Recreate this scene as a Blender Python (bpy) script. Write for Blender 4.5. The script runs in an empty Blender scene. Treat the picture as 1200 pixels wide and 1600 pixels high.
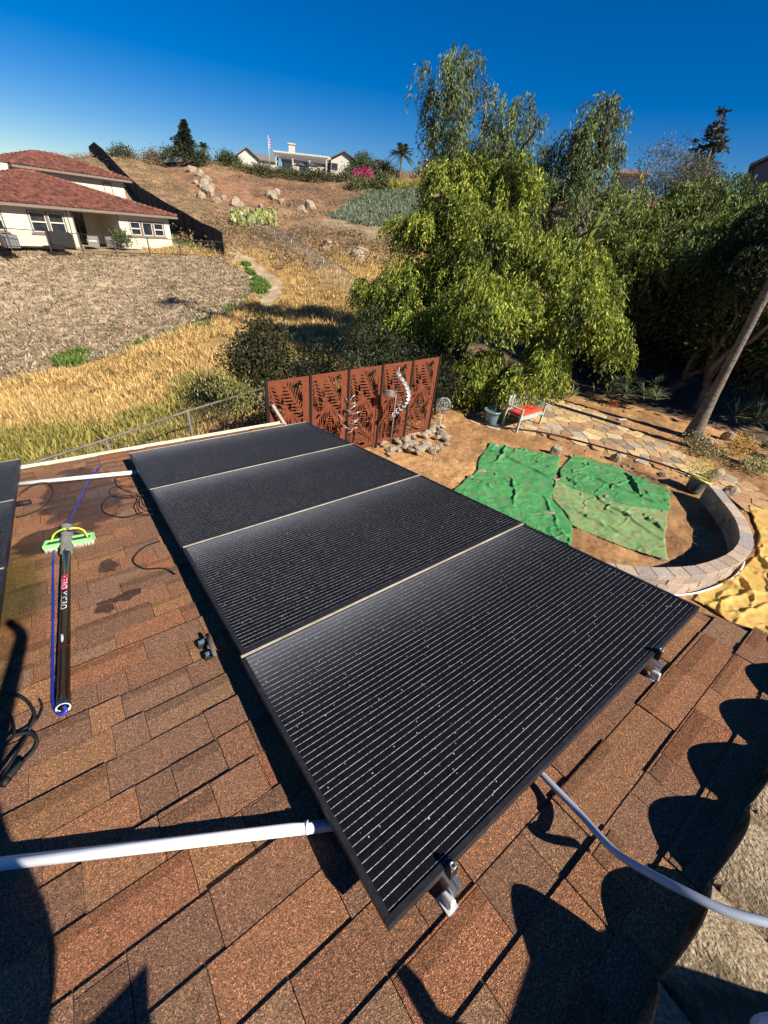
import bpy, math, random
import numpy as np
from mathutils import Vector, Matrix
C = bpy.context.scene
COL = C.collection
R = math.radians
rng = np.random.default_rng(7)
random.seed(7)
# ------------------------------------------------------------------ camera, sky, sun, exposure
CAMZ = 4.4
AX_R = Vector((.802715, -.588870, .094240))
AX_D = Vector((-.278916, -.510385, -.813457))
AX_F = Vector((.527119, .626689, -.573939))
FPX, CX, CY = 635.0, 600.0, 800.0          # the lens: focal length in pixels of a 1200 x 1600 picture
cam = bpy.data.cameras.new('camera'); camo = bpy.data.objects.new('camera', cam); COL.objects.link(camo)
cam.sensor_fit = 'VERTICAL'; cam.sensor_height = 36; cam.lens = FPX/1600*36
cam.clip_start = 0.02; cam.clip_end = 4000
m = Matrix.Identity(4)
for i in range(3):
    m[i][0] = AX_R[i]; m[i][1] = -AX_D[i]; m[i][2] = -AX_F[i]
m[2][3] = CAMZ
camo.matrix_world = m
C.camera = camo
SUN_AZ, SUN_EL = -73.0, 37.0               # azimuth counted from +X, elevation
w = bpy.data.worlds.new('World'); C.world = w; w.use_nodes = True
nt = w.node_tree; bg = nt.nodes['Background']
sky = nt.nodes.new('ShaderNodeTexSky'); sky.sky_type = 'NISHITA'; sky.sun_disc = False
sky.sun_elevation = R(SUN_EL); sky.sun_rotation = R(90-SUN_AZ)
sky.altitude = 400; sky.air_density = 1.0; sky.dust_density = 0.1; sky.ozone_density = 5.0
hs = nt.nodes.new('ShaderNodeHueSaturation'); hs.inputs['Saturation'].default_value = 1.5; hs.inputs['Hue'].default_value = .514
nt.links.new(sky.outputs[0], hs.inputs['Color']); nt.links.new(hs.outputs[0], bg.inputs['Color'])
bg.inputs['Strength'].default_value = 0.05
sl = bpy.data.lights.new('sun', 'SUN'); sl.energy = 5.0; sl.angle = R(.5); sl.color = (1, .93, .82)
so = bpy.data.objects.new('sun', sl); COL.objects.link(so); so.location = (0, -20, 30)
sd = Vector((math.cos(R(SUN_EL))*math.cos(R(SUN_AZ)), math.cos(R(SUN_EL))*math.sin(R(SUN_AZ)), math.sin(R(SUN_EL))))
so.rotation_euler = sd.to_track_quat('Z', 'Y').to_euler()
C.view_settings.view_transform = 'Standard'; C.view_settings.look = 'None'
C.view_settings.exposure = 0.92; C.view_settings.gamma = 1
C.cycles.max_bounces = 5; C.cycles.transparent_max_bounces = 6

# ------------------------------------------------------------------ surveying: directions from the camera station
def ray(x, y):
    return AX_R*(x-CX) + AX_D*(y-CY) + AX_F*FPX
CAM = Vector((0, 0, CAMZ))
def G(x, y, z=0.0):                         # the point of height z seen there
    d = ray(x, y); return CAM + d*((z-CAMZ)/d.z)
def AT(x, y, r):                            # the point at horizontal range r seen there
    d = ray(x, y); return CAM + d*(r/math.hypot(d.x, d.y))
RA = R(9.2056)                              # pitch of the shingle roof
RU = Vector((0, math.cos(RA), -math.sin(RA))); RN = Vector((0, math.sin(RA), math.cos(RA))); RX = Vector((1, 0, 0))
RO = CAM - RN*1.45
def RP(x, u, h=0.0): return RO + RX*x + RU*u + RN*h
def RF(px, py, h=0.0):                      # the point h above the shingle roof seen there
    d = ray(px, py); return CAM + d*((-(1.45-h))/d.dot(RN))
def RXU(px, py, h=0.0):
    p = RF(px, py, h)-RO; return p.dot(RX), p.dot(RU)
ROOFM = Matrix(((1, 0, 0, RO.x), (0, RU.y, RN.y, RO.y), (0, RU.z, RN.z, RO.z), (0, 0, 0, 1)))

# ------------------------------------------------------------------ materials
def node(nt, t, **kw):
    n = nt.nodes.new(t)
    for k, v in kw.items(): setattr(n, k, v)
    return n
def mat(name, c1, c2=None, scale=8, rough=.8, bump=0.0, bscale=None, attr=False, metal=0, spec=.3, trans=0, detail=6,
        c3=None, scale3=1.0, amount3=.5, coords='Object', stretch=None, coat=0):
    m = bpy.data.materials.new(name); m.use_nodes = True; nt = m.node_tree; L = nt.links
    b = nt.nodes['Principled BSDF']
    b.inputs['Roughness'].default_value = rough; b.inputs['Metallic'].default_value = metal
    b.inputs['Specular IOR Level'].default_value = spec; b.inputs['Coat Weight'].default_value = coat
    tc = node(nt, 'ShaderNodeTexCoord'); co = tc.outputs[coords]
    if stretch:
        mp = node(nt, 'ShaderNodeMapping'); mp.inputs['Scale'].default_value = stretch
        L.new(co, mp.inputs[0]); co = mp.outputs[0]
    nz = node(nt, 'ShaderNodeTexNoise'); nz.inputs['Scale'].default_value = scale; nz.inputs['Detail'].default_value = detail
    nz.inputs['Roughness'].default_value = .65
    L.new(co, nz.inputs['Vector'])
    rp = node(nt, 'ShaderNodeValToRGB'); rp.color_ramp.elements[0].position = .33; rp.color_ramp.elements[1].position = .67
    rp.color_ramp.elements[0].color = (*c1, 1); rp.color_ramp.elements[1].color = (*(c2 or c1), 1)
    L.new(nz.outputs['Fac'], rp.inputs[0]); out = rp.outputs[0]
    if c3:
        n3 = node(nt, 'ShaderNodeTexNoise'); n3.inputs['Scale'].default_value = scale3; n3.inputs['Detail'].default_value = 5
        L.new(co, n3.inputs['Vector'])
        r3 = node(nt, 'ShaderNodeValToRGB'); r3.color_ramp.elements[0].position = .5; r3.color_ramp.elements[1].position = .62
        L.new(n3.outputs['Fac'], r3.inputs[0])
        mu = node(nt, 'ShaderNodeMath', operation='MULTIPLY'); mu.inputs[1].default_value = amount3; L.new(r3.outputs[0], mu.inputs[0])
        mx = node(nt, 'ShaderNodeMix', data_type='RGBA'); L.new(mu.outputs[0], mx.inputs[0]); L.new(out, mx.inputs[6]); mx.inputs[7].default_value = (*c3, 1); out = mx.outputs[2]
    if attr:
        at = node(nt, 'ShaderNodeAttribute', attribute_name='col')
        mx = node(nt, 'ShaderNodeMix', data_type='RGBA', blend_type='MULTIPLY'); mx.inputs[0].default_value = 1
        L.new(out, mx.inputs[6]); L.new(at.outputs['Color'], mx.inputs[7]); out = mx.outputs[2]
    L.new(out, b.inputs['Base Color'])
    if bump:
        nb = node(nt, 'ShaderNodeTexNoise'); nb.inputs['Scale'].default_value = bscale or scale*2; nb.inputs['Detail'].default_value = 5
        L.new(co, nb.inputs['Vector'])
        bp = node(nt, 'ShaderNodeBump'); bp.inputs['Strength'].default_value = bump; bp.inputs['Distance'].default_value = .02
        L.new(nb.outputs['Fac'], bp.inputs['Height']); L.new(bp.outputs[0], b.inputs['Normal'])
    if trans:
        tr = node(nt, 'ShaderNodeBsdfTranslucent'); L.new(out, tr.inputs[0])
        ms = node(nt, 'ShaderNodeMixShader'); ms.inputs[0].default_value = trans
        L.new(b.outputs[0], ms.inputs[1]); L.new(tr.outputs[0], ms.inputs[2])
        L.new(ms.outputs[0], nt.nodes['Material Output'].inputs[0])
    return m
W3 = (1, 1, 1)
def leafmat(name): return mat(name, (.8, .8, .8), W3, 3, rough=.55, attr=True, spec=.25, trans=.2)
MT = dict(
 soil=mat('yard_soil', (.62, .60, .58), (1.2, 1.16, 1.1), 7, attr=True, bump=1.0, bscale=11, detail=9, c3=(.5, .45, .42), scale3=1.3, amount3=.5),
 leaf=leafmat('leaf'), grass=mat('grass_blade', (.85,)*3, W3, 2, rough=.7, attr=True, trans=.25),
 bark=mat('bark', (.10, .075, .055), (.2, .16, .12), 12, bump=.6, bscale=25, stretch=(1, 1, .3)),
 palmbark=mat('palm_bark', (.07, .055, .042), (.20, .165, .13), 7, bump=.9, bscale=16, stretch=(1, 1, 2.2)),
 rock=mat('rock', (.20, .155, .11), (.40, .32, .22), 5, bump=.7, bscale=9, attr=True),
 blk=mat('black_metal', (.012, .012, .013), (.02, .02, .02), 20, rough=.4, metal=.3, spec=.5),
 rubber=mat('black_rubber', (.010, .010, .010), (.022, .022, .022), 30, rough=.6),
 alu=mat('aluminium', (.55, .55, .55), (.7, .7, .7), 20, rough=.35, metal=.9),
 steel=mat('weathered_steel', (.25, .25, .24), (.4, .4, .38), 15, rough=.5, metal=.7),
 oldsteel=mat('rusty_galvanised_steel', (.10, .085, .07), (.20, .18, .15), 9, rough=.7, metal=.3),
 chrome=mat('polished_steel', (.32, .31, .29), (.55, .53, .50), 10, rough=.32, metal=.55, spec=.6),
 rust=mat('rusted_steel', (.115, .028, .011), (.18, .047, .018), 6, rough=.8, bump=.2, c3=(.11, .026, .011), scale3=2.5, amount3=.6),
 pvc=mat('white_pvc', (.72, .72, .70), (.82, .82, .80), 9, rough=.35, spec=.5, c3=(.5, .46, .38), scale3=5, amount3=.25),
 conduit=mat('grey_conduit', (.30, .34, .40), (.38, .42, .47), 9, rough=.4, spec=.5),
 cream=mat('cream_metal', (.60, .54, .36), (.72, .66, .47), 6, rough=.5, c3=(.3, .24, .14), scale3=4, amount3=.4),
)
# ------------------------------------------------------------------ mesh helpers
def tag(o, label=None, cat=None, group=None, kind=None):
    if label: o['label'] = label
    if cat: o['category'] = cat
    if group: o['group'] = group
    if kind: o['kind'] = kind
    return o
def empty(name, loc=(0, 0, 0), rz=0, label=None, cat=None, group=None, kind=None):
    o = bpy.data.objects.new(name, None); COL.objects.link(o); o.location = loc; o.rotation_euler = (0, 0, rz)
    o.empty_display_size = .1
    return tag(o, label, cat, group, kind)
def link(me, name, material, parent=None, smooth=False):
    if smooth is True: me.polygons.foreach_set('use_smooth', [True]*len(me.polygons))
    if material: me.materials.append(material)
    o = bpy.data.objects.new(name, me); COL.objects.link(o)
    if parent:
        o.parent = parent
    return o
def copy_tree(o, parent=None):
    c = o.copy(); COL.objects.link(c); c.parent = parent
    for ch in list(o.children): copy_tree(ch, c)
    return c
def np_mesh(name, V, F, material, parent=None, col=None, smooth=False):
    V = np.asarray(V, dtype=np.float32); F = np.asarray(F, dtype=np.int32); k = F.shape[1]
    me = bpy.data.meshes.new(name); me.vertices.add(len(V)); me.vertices.foreach_set('co', V.ravel())
    me.loops.add(F.size); me.loops.foreach_set('vertex_index', F.ravel())
    me.polygons.add(len(F)); me.polygons.foreach_set('loop_start', np.arange(0, F.size, k, dtype=np.int32))
    me.update(calc_edges=True)
    if col is not None:
        a = me.color_attributes.new('col', 'FLOAT_COLOR', 'POINT')
        cc = np.ones((len(V), 4), np.float32); cc[:, :3] = col; a.data.foreach_set('color', cc.ravel())
    me.validate()
    return link(me, name, material, parent, smooth)
class MB:
    def __init__(s): s.v = []; s.f = []; s.c = []; s.sm = []
    def add(s, vs, fs, col=(1, 1, 1), smooth=False):
        b = len(s.v); s.v += [tuple(v) for v in vs]; s.f += [tuple(i+b for i in f) for f in fs]
        s.c += [col]*len(vs); s.sm += [smooth]*len(fs); return s
    def box(s, cen, size, M=None, col=(1, 1, 1), bev=0.0):
        x, y, z = [q/2 for q in size]; cen = Vector(cen)
        if bev <= 0:
            vs = [Vector((i*x, j*y, k*z)) for k in (-1, 1) for j in (-1, 1) for i in (-1, 1)]
            fs = [(0, 2, 3, 1), (4, 5, 7, 6), (0, 1, 5, 4), (2, 6, 7, 3), (0, 4, 6, 2), (1, 3, 7, 5)]
        else:
            vs = []; fs = []
            rings = [(x-bev, y-bev, -z), (x, y, -z+bev), (x, y, z-bev), (x-bev, y-bev, z)]
            for a, b, c in rings: vs += [Vector((-a, -b, c)), Vector((a, -b, c)), Vector((a, b, c)), Vector((-a, b, c))]
            fs.append((3, 2, 1, 0)); fs.append((12, 13, 14, 15))
            for r_ in range(3):
                for q in range(4): fs.append((r_*4+q, r_*4+(q+1) % 4, r_*4+4+(q+1) % 4, r_*4+4+q))
        if M is not None: vs = [M @ v for v in vs]
        return s.add([cen+v for v in vs], fs, col)
    def tube(s, pts, rad, n=8, col=(1, 1, 1), cap=True, ell=1.0):
        pts = [Vector(p) for p in pts]; k = len(pts)
        rads = rad if isinstance(rad, (list, tuple)) else [rad]*k
        vs = []; fs = []; up = None
        for i, p in enumerate(pts):
            t = (pts[min(i+1, k-1)]-pts[max(i-1, 0)]).normalized()
            if up is None:
                up = Vector((0, 0, 1)) if abs(t.z) < .9 else Vector((1, 0, 0))
            a = t.cross(up)
            if a.length < 1e-5: a = t.cross(Vector((.3, 1, .2)))
            a.normalize(); b = a.cross(t).normalized(); up = b
            for j in range(n):
                q = 2*math.pi*j/n; vs.append(p + (a*math.cos(q) + b*math.sin(q)*ell)*rads[i])
        for i in range(k-1):
            for j in range(n): fs.append((i*n+j, i*n+(j+1) % n, (i+1)*n+(j+1) % n, (i+1)*n+j))
        if cap: fs.append(tuple(range(n))[::-1]); fs.append(tuple((k-1)*n+j for j in range(n)))
        return s.add(vs, fs, col, True)
    def lathe(s, cen, prof, n=20, M=None, col=(1, 1, 1), ribs=0, ra=0.0):
        vs = []; fs = []; cen = Vector(cen)
        for r_, z in prof:
            for j in range(n):
                q = 2*math.pi*j/n; rr = r_*(1+ra*math.cos(ribs*q)) if ribs else r_
                v = Vector((rr*math.cos(q), rr*math.sin(q), z)); vs.append(cen + (M @ v if M is not None else v))
        k = len(prof)
        for i in range(k-1):
            for j in range(n): fs.append((i*n+j, i*n+(j+1) % n, (i+1)*n+(j+1) % n, (i+1)*n+j))
        fs.append(tuple(range(n))[::-1]); fs.append(tuple((k-1)*n+j for j in range(n)))
        return s.add(vs, fs, col, True)
    def rock(s, cen, size, seed=0, col=(1, 1, 1), rz=0.0):
        # a faceted boulder: a subdivided cube pushed out to a lumpy sphere
        rr = random.Random(seed); vs = []; idx = {}; fs = []; N = 3
        planes = [(Vector((rr.uniform(-1, 1), rr.uniform(-1, 1), rr.uniform(-1, 1))).normalized(), rr.uniform(.55, .85)) for _ in range(9)]
        def vid(i, j, k):
            if (i, j, k) not in idx:
                v = Vector((i/N*2-1, j/N*2-1, k/N*2-1)).normalized()
                for p, d in planes:
                    e = v.dot(p)
                    if e > d: v = v - p*(e-d)
                v *= rr.uniform(.94, 1.04)
                v = Vector((v.x*size[0], v.y*size[1], v.z*size[2])); v.rotate(Matrix.Rotation(rz, 3, 'Z'))
                idx[(i, j, k)] = len(vs); vs.append(Vector(cen)+v)
            return idx[(i, j, k)]
        for a in range(N):
            for b in range(N):
                fs += [(vid(a, b, 0), vid(a, b+1, 0), vid(a+1, b+1, 0), vid(a+1, b, 0)), (vid(a, b, N), vid(a+1, b, N), vid(a+1, b+1, N), vid(a, b+1, N)),
                       (vid(a, 0, b), vid(a+1, 0, b), vid(a+1, 0, b+1), vid(a, 0, b+1)), (vid(a, N, b), vid(a, N, b+1), vid(a+1, N, b+1), vid(a+1, N, b)),
                       (vid(0, a, b), vid(0, a, b+1), vid(0, a+1, b+1), vid(0, a+1, b)), (vid(N, a, b), vid(N, a+1, b), vid(N, a+1, b+1), vid(N, a, b+1))]
        return s.add(vs, fs, col)
    def build(s, name, material, parent=None):
        me = bpy.data.meshes.new(name); me.from_pydata([tuple(v) for v in s.v], [], s.f); me.update()
        me.polygons.foreach_set('use_smooth', s.sm)
        a = me.color_attributes.new('col', 'FLOAT_COLOR', 'POINT')
        cc = np.ones((len(s.v), 4), np.float32); cc[:, :3] = np.array(s.c); a.data.foreach_set('color', cc.ravel())
        return link(me, name, material, parent)
def local(o_parent, obj):
    # keep the world position of a child built in world coordinates
    obj.matrix_parent_inverse = Matrix.Translation(o_parent.location).inverted() if o_parent.rotation_euler.z == 0 else o_parent.matrix_basis.inverted()
    return obj
def wb(mb, name, material, parent):         # build in world coordinates under a located Empty
    return local(parent, mb.build(name, material, parent))
def bez(pts, n=8):                          # Catmull-Rom through points
    P = [Vector(p) for p in pts]; P = [P[0]*2-P[1]] + P + [P[-1]*2-P[-2]]; out = []
    for i in range(1, len(P)-2):
        for k in range(n):
            t = k/n; a, b, c, d = P[i-1], P[i], P[i+1], P[i+2]
            out.append(.5*((2*b) + (c-a)*t + (2*a-5*b+4*c-d)*t*t + (3*b-a-3*c+d)*t**3))
    out.append(P[-2]); return out
def rotz(a): return Matrix.Rotation(a, 3, 'Z')

# ------------------------------------------------------------------ foliage helpers (numpy)
def unit(a): return a/np.maximum(np.linalg.norm(a, axis=1, keepdims=True), 1e-6)
def leaves(P, D, ln, wd, cols):
    """one pointed leaf (a kite of 4 vertices) at each P, along D"""
    n = len(P); D = unit(D); S = unit(np.cross(D, rng.normal(size=(n, 3)))); ln = np.reshape(ln, (-1, 1)); wd = np.reshape(wd, (-1, 1))
    nrm = unit(np.cross(D, S))
    V = np.empty((n, 4, 3), np.float32)
    V[:, 0] = P; V[:, 1] = P + D*ln*.45 + S*wd*.5 + nrm*wd*.15; V[:, 2] = P + D*ln; V[:, 3] = P + D*ln*.45 - S*wd*.5 + nrm*wd*.15
    F = np.arange(n*4, dtype=np.int32).reshape(n, 4)
    cc = np.repeat(cols, 4, axis=0)
    return V.reshape(-1, 3), F, cc
def mixcol(n, a, b, c=None, pc=.1):
    t = rng.random((n, 1)); o = np.array(a)*(1-t)+np.array(b)*t
    if c is not None:
        k = rng.random(n) < pc; o[k] = np.array(c)*(.7+.6*rng.random((k.sum(), 1)))
    return o
def strands(blobs, dens, L=(.5, 1.3), k=10, ln=.16, wd=.035, ca=(.10, .16, .03), cb=(.22, .27, .05), cc=None, pc=.05, spread=.35, inner=.5, tight=.3):
    """weeping sprays hanging from the surface of each blob"""
    A = []; B = []; Cc = []
    for c, r_ in blobs:
        r3 = np.array(r_ if hasattr(r_, '__len__') else (r_, r_, r_*.85))
        n = int(dens*4*math.pi*np.mean(r3)**2)
        d = unit(rng.normal(size=(n, 3))); d[:, 2] = np.abs(d[:, 2])*.9 - .35*rng.random(n); d = unit(d)
        # clumps: keep strands near random clump directions
        nc = max(6, int(n/16)); cd = unit(rng.normal(size=(nc, 3))); pick = rng.integers(0, nc, n)
        sg = np.sign(cd[:, 2:3]+.45*rng.random((nc, 1))+.1); cd = unit(cd*np.array([1, 1, .8])*np.where(sg < 0, [[1, 1, -1]], 1)); d = unit(d*tight+cd[pick])
        rad = (inner+(1-inner)*rng.random(n)**.45)*(.68+.5*rng.random(nc)[pick])
        s = np.array(c)+d*r3*rad[:, None]
        Ln = rng.uniform(*L, n)
        bright = rng.uniform(.6, 1.3, (nc, 1))[pick]
        colb = mixcol(n, ca, cb, cc, pc)*bright
        for j in range(k):
            t = (j+rng.random(n))/k
            p = s + np.stack([d[:, 0]*t*spread, d[:, 1]*t*spread, (-t**1.3*Ln) + .12*np.sin(t*3)], 1) + rng.normal(size=(n, 3))*.03
            q = np.stack([rng.normal(size=n)*.55+d[:, 0]*.3, rng.normal(size=n)*.55+d[:, 1]*.3, -.9+.3*rng.normal(size=n)], 1)
            A.append(p); B.append(q); Cc.append(colb*rng.uniform(.8, 1.2, (n, 1)))
    P = np.concatenate(A); D = np.concatenate(B); cl = np.concatenate(Cc)
    m_ = len(P); return leaves(P, D, ln*rng.uniform(.6, 1.3, m_), wd*rng.uniform(.7, 1.3, m_), cl)
def cloud(blobs, dens, ln=.1, wd=.05, ca=(.05, .08, .02), cb=(.1, .14, .04), cc=None, pc=.05, upb=.4, clump=18, flat=1.0, shell=.45):
    """leaf clumps spread through the volume of each blob"""
    A = []; B = []; Cc = []
    for c, r_ in blobs:
        r3 = np.array(r_ if hasattr(r_, '__len__') else (r_, r_, r_*.85), float)
        nc = max(3, int(dens*4*math.pi*np.mean(r3)**2))
        d = unit(rng.normal(size=(nc, 3))); rad = shell+(1-shell)*rng.random(nc)**.5
        s = np.array(c)+d*r3*(rad*(.8+.35*rng.random(nc)))[:, None]
        pick = np.repeat(np.arange(nc), clump); n = len(pick)
        cs = rng.uniform(1.0, 2.6, nc)[pick, None]*ln
        p = s[pick]+rng.normal(size=(n, 3))*cs*np.array([1, 1, .7])*flat
        q = d[pick]*.6+rng.normal(size=(n, 3))*.7; q[:, 2] += upb
        A.append(p); B.append(q); Cc.append(mixcol(n, ca, cb, cc, pc)*rng.uniform(.65, 1.3, (nc, 1))[pick])
    P = np.concatenate(A); D = np.concatenate(B); cl = np.concatenate(Cc); m_ = len(P)
    return leaves(P, D, ln*rng.uniform(.6, 1.4, m_), wd*rng.uniform(.7, 1.3, m_), cl)
def trunk_mb(base, tips, r0, seed=1, wob=.25):
    rr = random.Random(seed); mb = MB(); base = Vector(base)
    top = Vector((sum(t[0] for t in tips)/len(tips), sum(t[1] for t in tips)/len(tips), base.z+.45*(sum(t[2] for t in tips)/len(tips)-base.z)))
    fork = base*.55+Vector((top.x, top.y, top.z))*.45
    def path(a, b, ra, rb, n=5):
        a = Vector(a); b = Vector(b); L = (b-a).length
        pts = [a.lerp(b, i/n)+Vector((rr.uniform(-1, 1), rr.uniform(-1, 1), rr.uniform(-.5, .5)))*(L*.06*wob*4 if 0 < i < n else 0) for i in range(n+1)]
        mb.tube(pts, [ra+(rb-ra)*i/n for i in range(n+1)], 7); return pts
    path(base-Vector((0, 0, .2)), fork, r0, r0*.72)
    for t in tips:
        ps = path(fork, t, r0*.55, r0*.12, 6)
        for q in (3, 4, 5):
            e = ps[q]+Vector((rr.uniform(-1, 1), rr.uniform(-1, 1), rr.uniform(-.2, .9)))*min(1.0, (Vector(t)-fork).length*.16)
            path(ps[q], e, r0*.2, r0*.04, 3)
    return mb
def tree(name, label, cat, base, blobs, r0, foliage, group=None, seed=1, ntips=6):
    root = empty(name, base, 0, label, cat, group)
    tips = [b[0] for b in blobs[:ntips]]
    wb(trunk_mb(base, tips, r0, seed), 'trunk', MT['bark'], root)
    V, F, cc = foliage
    o = np_mesh('crown', V, F, MT['leaf'], root, cc); local(root, o)
    return root
def cat_fol(*fs):
    V = []; F = []; K = []; b = 0
    for v, f, c in fs:
        V.append(v); F.append(f+b); K.append(c); b += len(v)
    return np.concatenate(V), np.concatenate(F), np.concatenate(K)
# ================================================================== GROUND
CP = []                                      # surveyed spot heights (az, ln r, z)
def spot(px, py, r): p = AT(px, py, r); CP.append((math.atan2(p.y, p.x), math.log(r), p.z))
for q in """0,700,10.5 0,650,13.5 0,600,20 0,560,24 0,500,30 0,460,35 0,420,41 0,385,47
200,660,11.5 200,600,18 200,560,22 200,500,29 200,460,34.5 200,420,40.5 200,392,46
350,600,13 350,540,20 350,500,26 350,460,32 350,420,39 350,402,44 350,350,62 350,320,80 350,280,100 350,258,115
450,600,13 450,540,19 450,500,25 450,460,31 450,420,40 450,385,52 450,350,68 450,320,85 450,280,110 450,268,122
550,540,18 550,500,24 550,460,30 550,420,38 550,385,50 550,350,70 550,320,88 550,280,112 550,270,125
650,540,17 650,500,23 650,460,29 650,420,38 650,385,50 650,350,66 650,320,82 650,285,105 650,272,118
800,600,15.5 800,540,20 800,460,28 800,385,50 800,300,100 1000,600,19 1000,540,25 1000,460,35 1000,385,60 1000,310,110
1200,650,20 1200,600,25 1200,500,35 1200,420,60 1200,320,100
319,384,50 262,346,64 225,320,76 199,294,86 180,272,96 152,243,106 141,250,114 240,258,112 300,252,118 200,245,112 0,248,120""".split():
    spot(*[float(v) for v in q.split(',')])
def wspot(az, r, z): CP.append((R(az), math.log(r), z))
for az in (-30, -5, 10, 30, 50, 70, 90, 110, 140):
    for r in (2., 4.5, 8.0): wspot(az, r, 0.0 if az < 80 or r < 8 else -.1)
    wspot(az, 600, 6); wspot(az, 1500, 0)
for az in (-30, -5, 10, 25): wspot(az, 13, 0); wspot(az, 17, .02)
for az, z in ((-30, 1), (-10, 3), (5, 9), (20, 12), (35, 13), (50, 15), (58, 14.5), (66, 12.5), (73, 11), (80, 9), (95, 6), (115, 4), (140, 2)): wspot(az, 190, z)
for az in (97, 115, 140):
    for r, z in ((14, -.6), (22, -1.7), (30, -1.4), (45, .3), (60, .5), (90, 2.)): wspot(az, r, z)
for az in (79, 84, 90): wspot(az, 56, .62); wspot(az, 66, .8)
for az in (35, 45, 54): wspot(az, 11.5, .0)
CPa = np.array(CP); KX = 3.0
def _phi(d): return np.where(d > 0, d*d*np.log(np.maximum(d, 1e-9)), 0)
_X = np.stack([CPa[:, 0]*KX, CPa[:, 1]*1.5], 1); _n = len(_X)
_K = _phi(np.linalg.norm(_X[:, None]-_X[None], axis=2)) + np.eye(_n)*.002
_P = np.c_[np.ones(_n), _X]
_w = np.linalg.solve(np.block([[_K, _P], [_P.T, np.zeros((3, 3))]]), np.r_[CPa[:, 2], 0, 0, 0])
def vnoise(x, y, s, seed=0):
    x = np.asarray(x)/s; y = np.asarray(y)/s; xi = np.floor(x).astype(np.int64); yi = np.floor(y).astype(np.int64); fx = x-xi; fy = y-yi
    fx = fx*fx*(3-2*fx); fy = fy*fy*(3-2*fy)
    def h(a, b):
        v = (a*374761393 + b*668265263 + seed*2147483647) & 0xffffffff; v = ((v ^ (v >> 13))*1274126177) & 0xffffffff
        return ((v ^ (v >> 16)) & 0xffff)/65535.
    return (h(xi, yi)*(1-fx)+h(xi+1, yi)*fx)*(1-fy)+(h(xi, yi+1)*(1-fx)+h(xi+1, yi+1)*fx)*fy - .5
def fbm(x, y, s, seed=0, o=4): return sum(vnoise(x, y, s/2**i, seed+i)/2**i for i in range(o))
def H(x, y):
    x = np.atleast_1d(np.asarray(x, float)); y = np.atleast_1d(np.asarray(y, float))
    r = np.hypot(x, y); az = np.arctan2(y, x); q = np.stack([az*KX, np.log(np.maximum(r, 1.))*1.5], 1); out = np.empty(len(x))
    for i in range(0, len(x), 20000):
        j = slice(i, i+20000)
        out[j] = _phi(np.linalg.norm(q[j, None]-_X[None], axis=2)) @ _w[:_n] + _w[_n] + q[j] @ _w[_n+1:]
    inside = np.clip((az-R(-38))/R(12), 0, 1)*np.clip((R(150)-az)/R(15), 0, 1)
    far = np.clip((r-7.)/6, 0, 1)
    far = far*far*(3-2*far)
    yard = np.clip((9.2-y)/1.4, 0, 1)*np.clip((22-r)/4, 0, 1)*np.clip((x+1)/2, 0, 1)
    out = out*inside*far*(1-yard)
    amp = np.clip((r-16)/60, 0, 1)
    return out + fbm(x, y, 6, 3)*.5*amp + fbm(x, y, 1.3, 9, 3)*.14*np.clip((r-8)/12, 0, 1)*(1-yard) + fbm(x, y, .30, 15, 3)*.045*yard*np.clip((r-2)/3, 0, 1)
def h1(x, y): return float(H([x], [y])[0])
def T(px, py, r0=8.0, r1=400.0):             # where the ground is seen there
    d = ray(px, py); d = d/math.hypot(d.x, d.y); rs = r0*(r1/r0)**np.linspace(0, 1, 700)
    zz = CAMZ+d.z*rs; g = H(d.x*rs, d.y*rs); k = np.where(zz < g)[0]
    i = k[0] if len(k) else 699
    return Vector((d.x*rs[i], d.y*rs[i], g[i]))
def poly(pts, ground=True, z=0.0):
    return np.array([(T(*p).xy if ground else G(p[0], p[1], z).xy) for p in pts])
def inside(x, y, P):
    c = np.zeros(len(x), bool); n = len(P)
    for i in range(n):
        x1, y1 = P[i]; x2, y2 = P[(i+1) % n]
        k = (y1 > y) != (y2 > y); xx = (x2-x1)*(y-y1)/((y2-y1) if y2 != y1 else 1e-9)+x1
        c ^= k & (x < xx)
    return c
Z_BANK = poly([(-250, 384), (0, 384), (350, 405), (385, 430), (402, 455), (360, 492), (250, 530), (120, 572), (0, 600), (-250, 660)])
Z_TRAIL = poly([(350, 392), (372, 392), (415, 418), (444, 440), (442, 468), (420, 486), (404, 474), (396, 446), (372, 415)])
Z_GREEN = [poly(p) for p in ([(88, 562), (120, 552), (190, 540), (230, 528), (232, 534), (170, 555), (125, 572), (92, 575)], [(355, 486), (385, 462), (405, 462), (400, 476), (372, 492)],
           [(392, 448), (410, 440), (425, 455), (408, 466)], [(376, 408), (390, 415), (408, 440), (396, 440)], [(255, 520), (330, 498), (334, 506), (262, 530)])]
Z_RED = [poly(p) for p in ([(238, 256), (268, 252), (345, 272), (402, 300), (420, 332), (385, 342), (335, 312), (290, 296), (262, 276)], [(335, 268), (470, 280), (560, 300), (552, 318), (505, 338), (430, 322), (372, 290)])]
Z_TAN = poly([(495, 338), (560, 345), (604, 352), (600, 392), (560, 368), (510, 356)])
Z_COVER = poly([(508, 338), (555, 312), (600, 292), (665, 296), (690, 330), (660, 358), (590, 354)])
Z_LAWN = poly([(262, 345), (319, 384), (338, 396), (285, 386), (270, 366)])
Z_PAD = poly([(-200, 376), (0, 381), (345, 400), (320, 388), (268, 372), (0, 362)])
nr, na = 560, 900
rs = 1.2*(1600/1.2)**np.linspace(0, 1, nr)
rs = np.unique(np.r_[rs, np.linspace(8, 60, 160), np.linspace(60, 130, 120)]); nr = len(rs)
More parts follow.
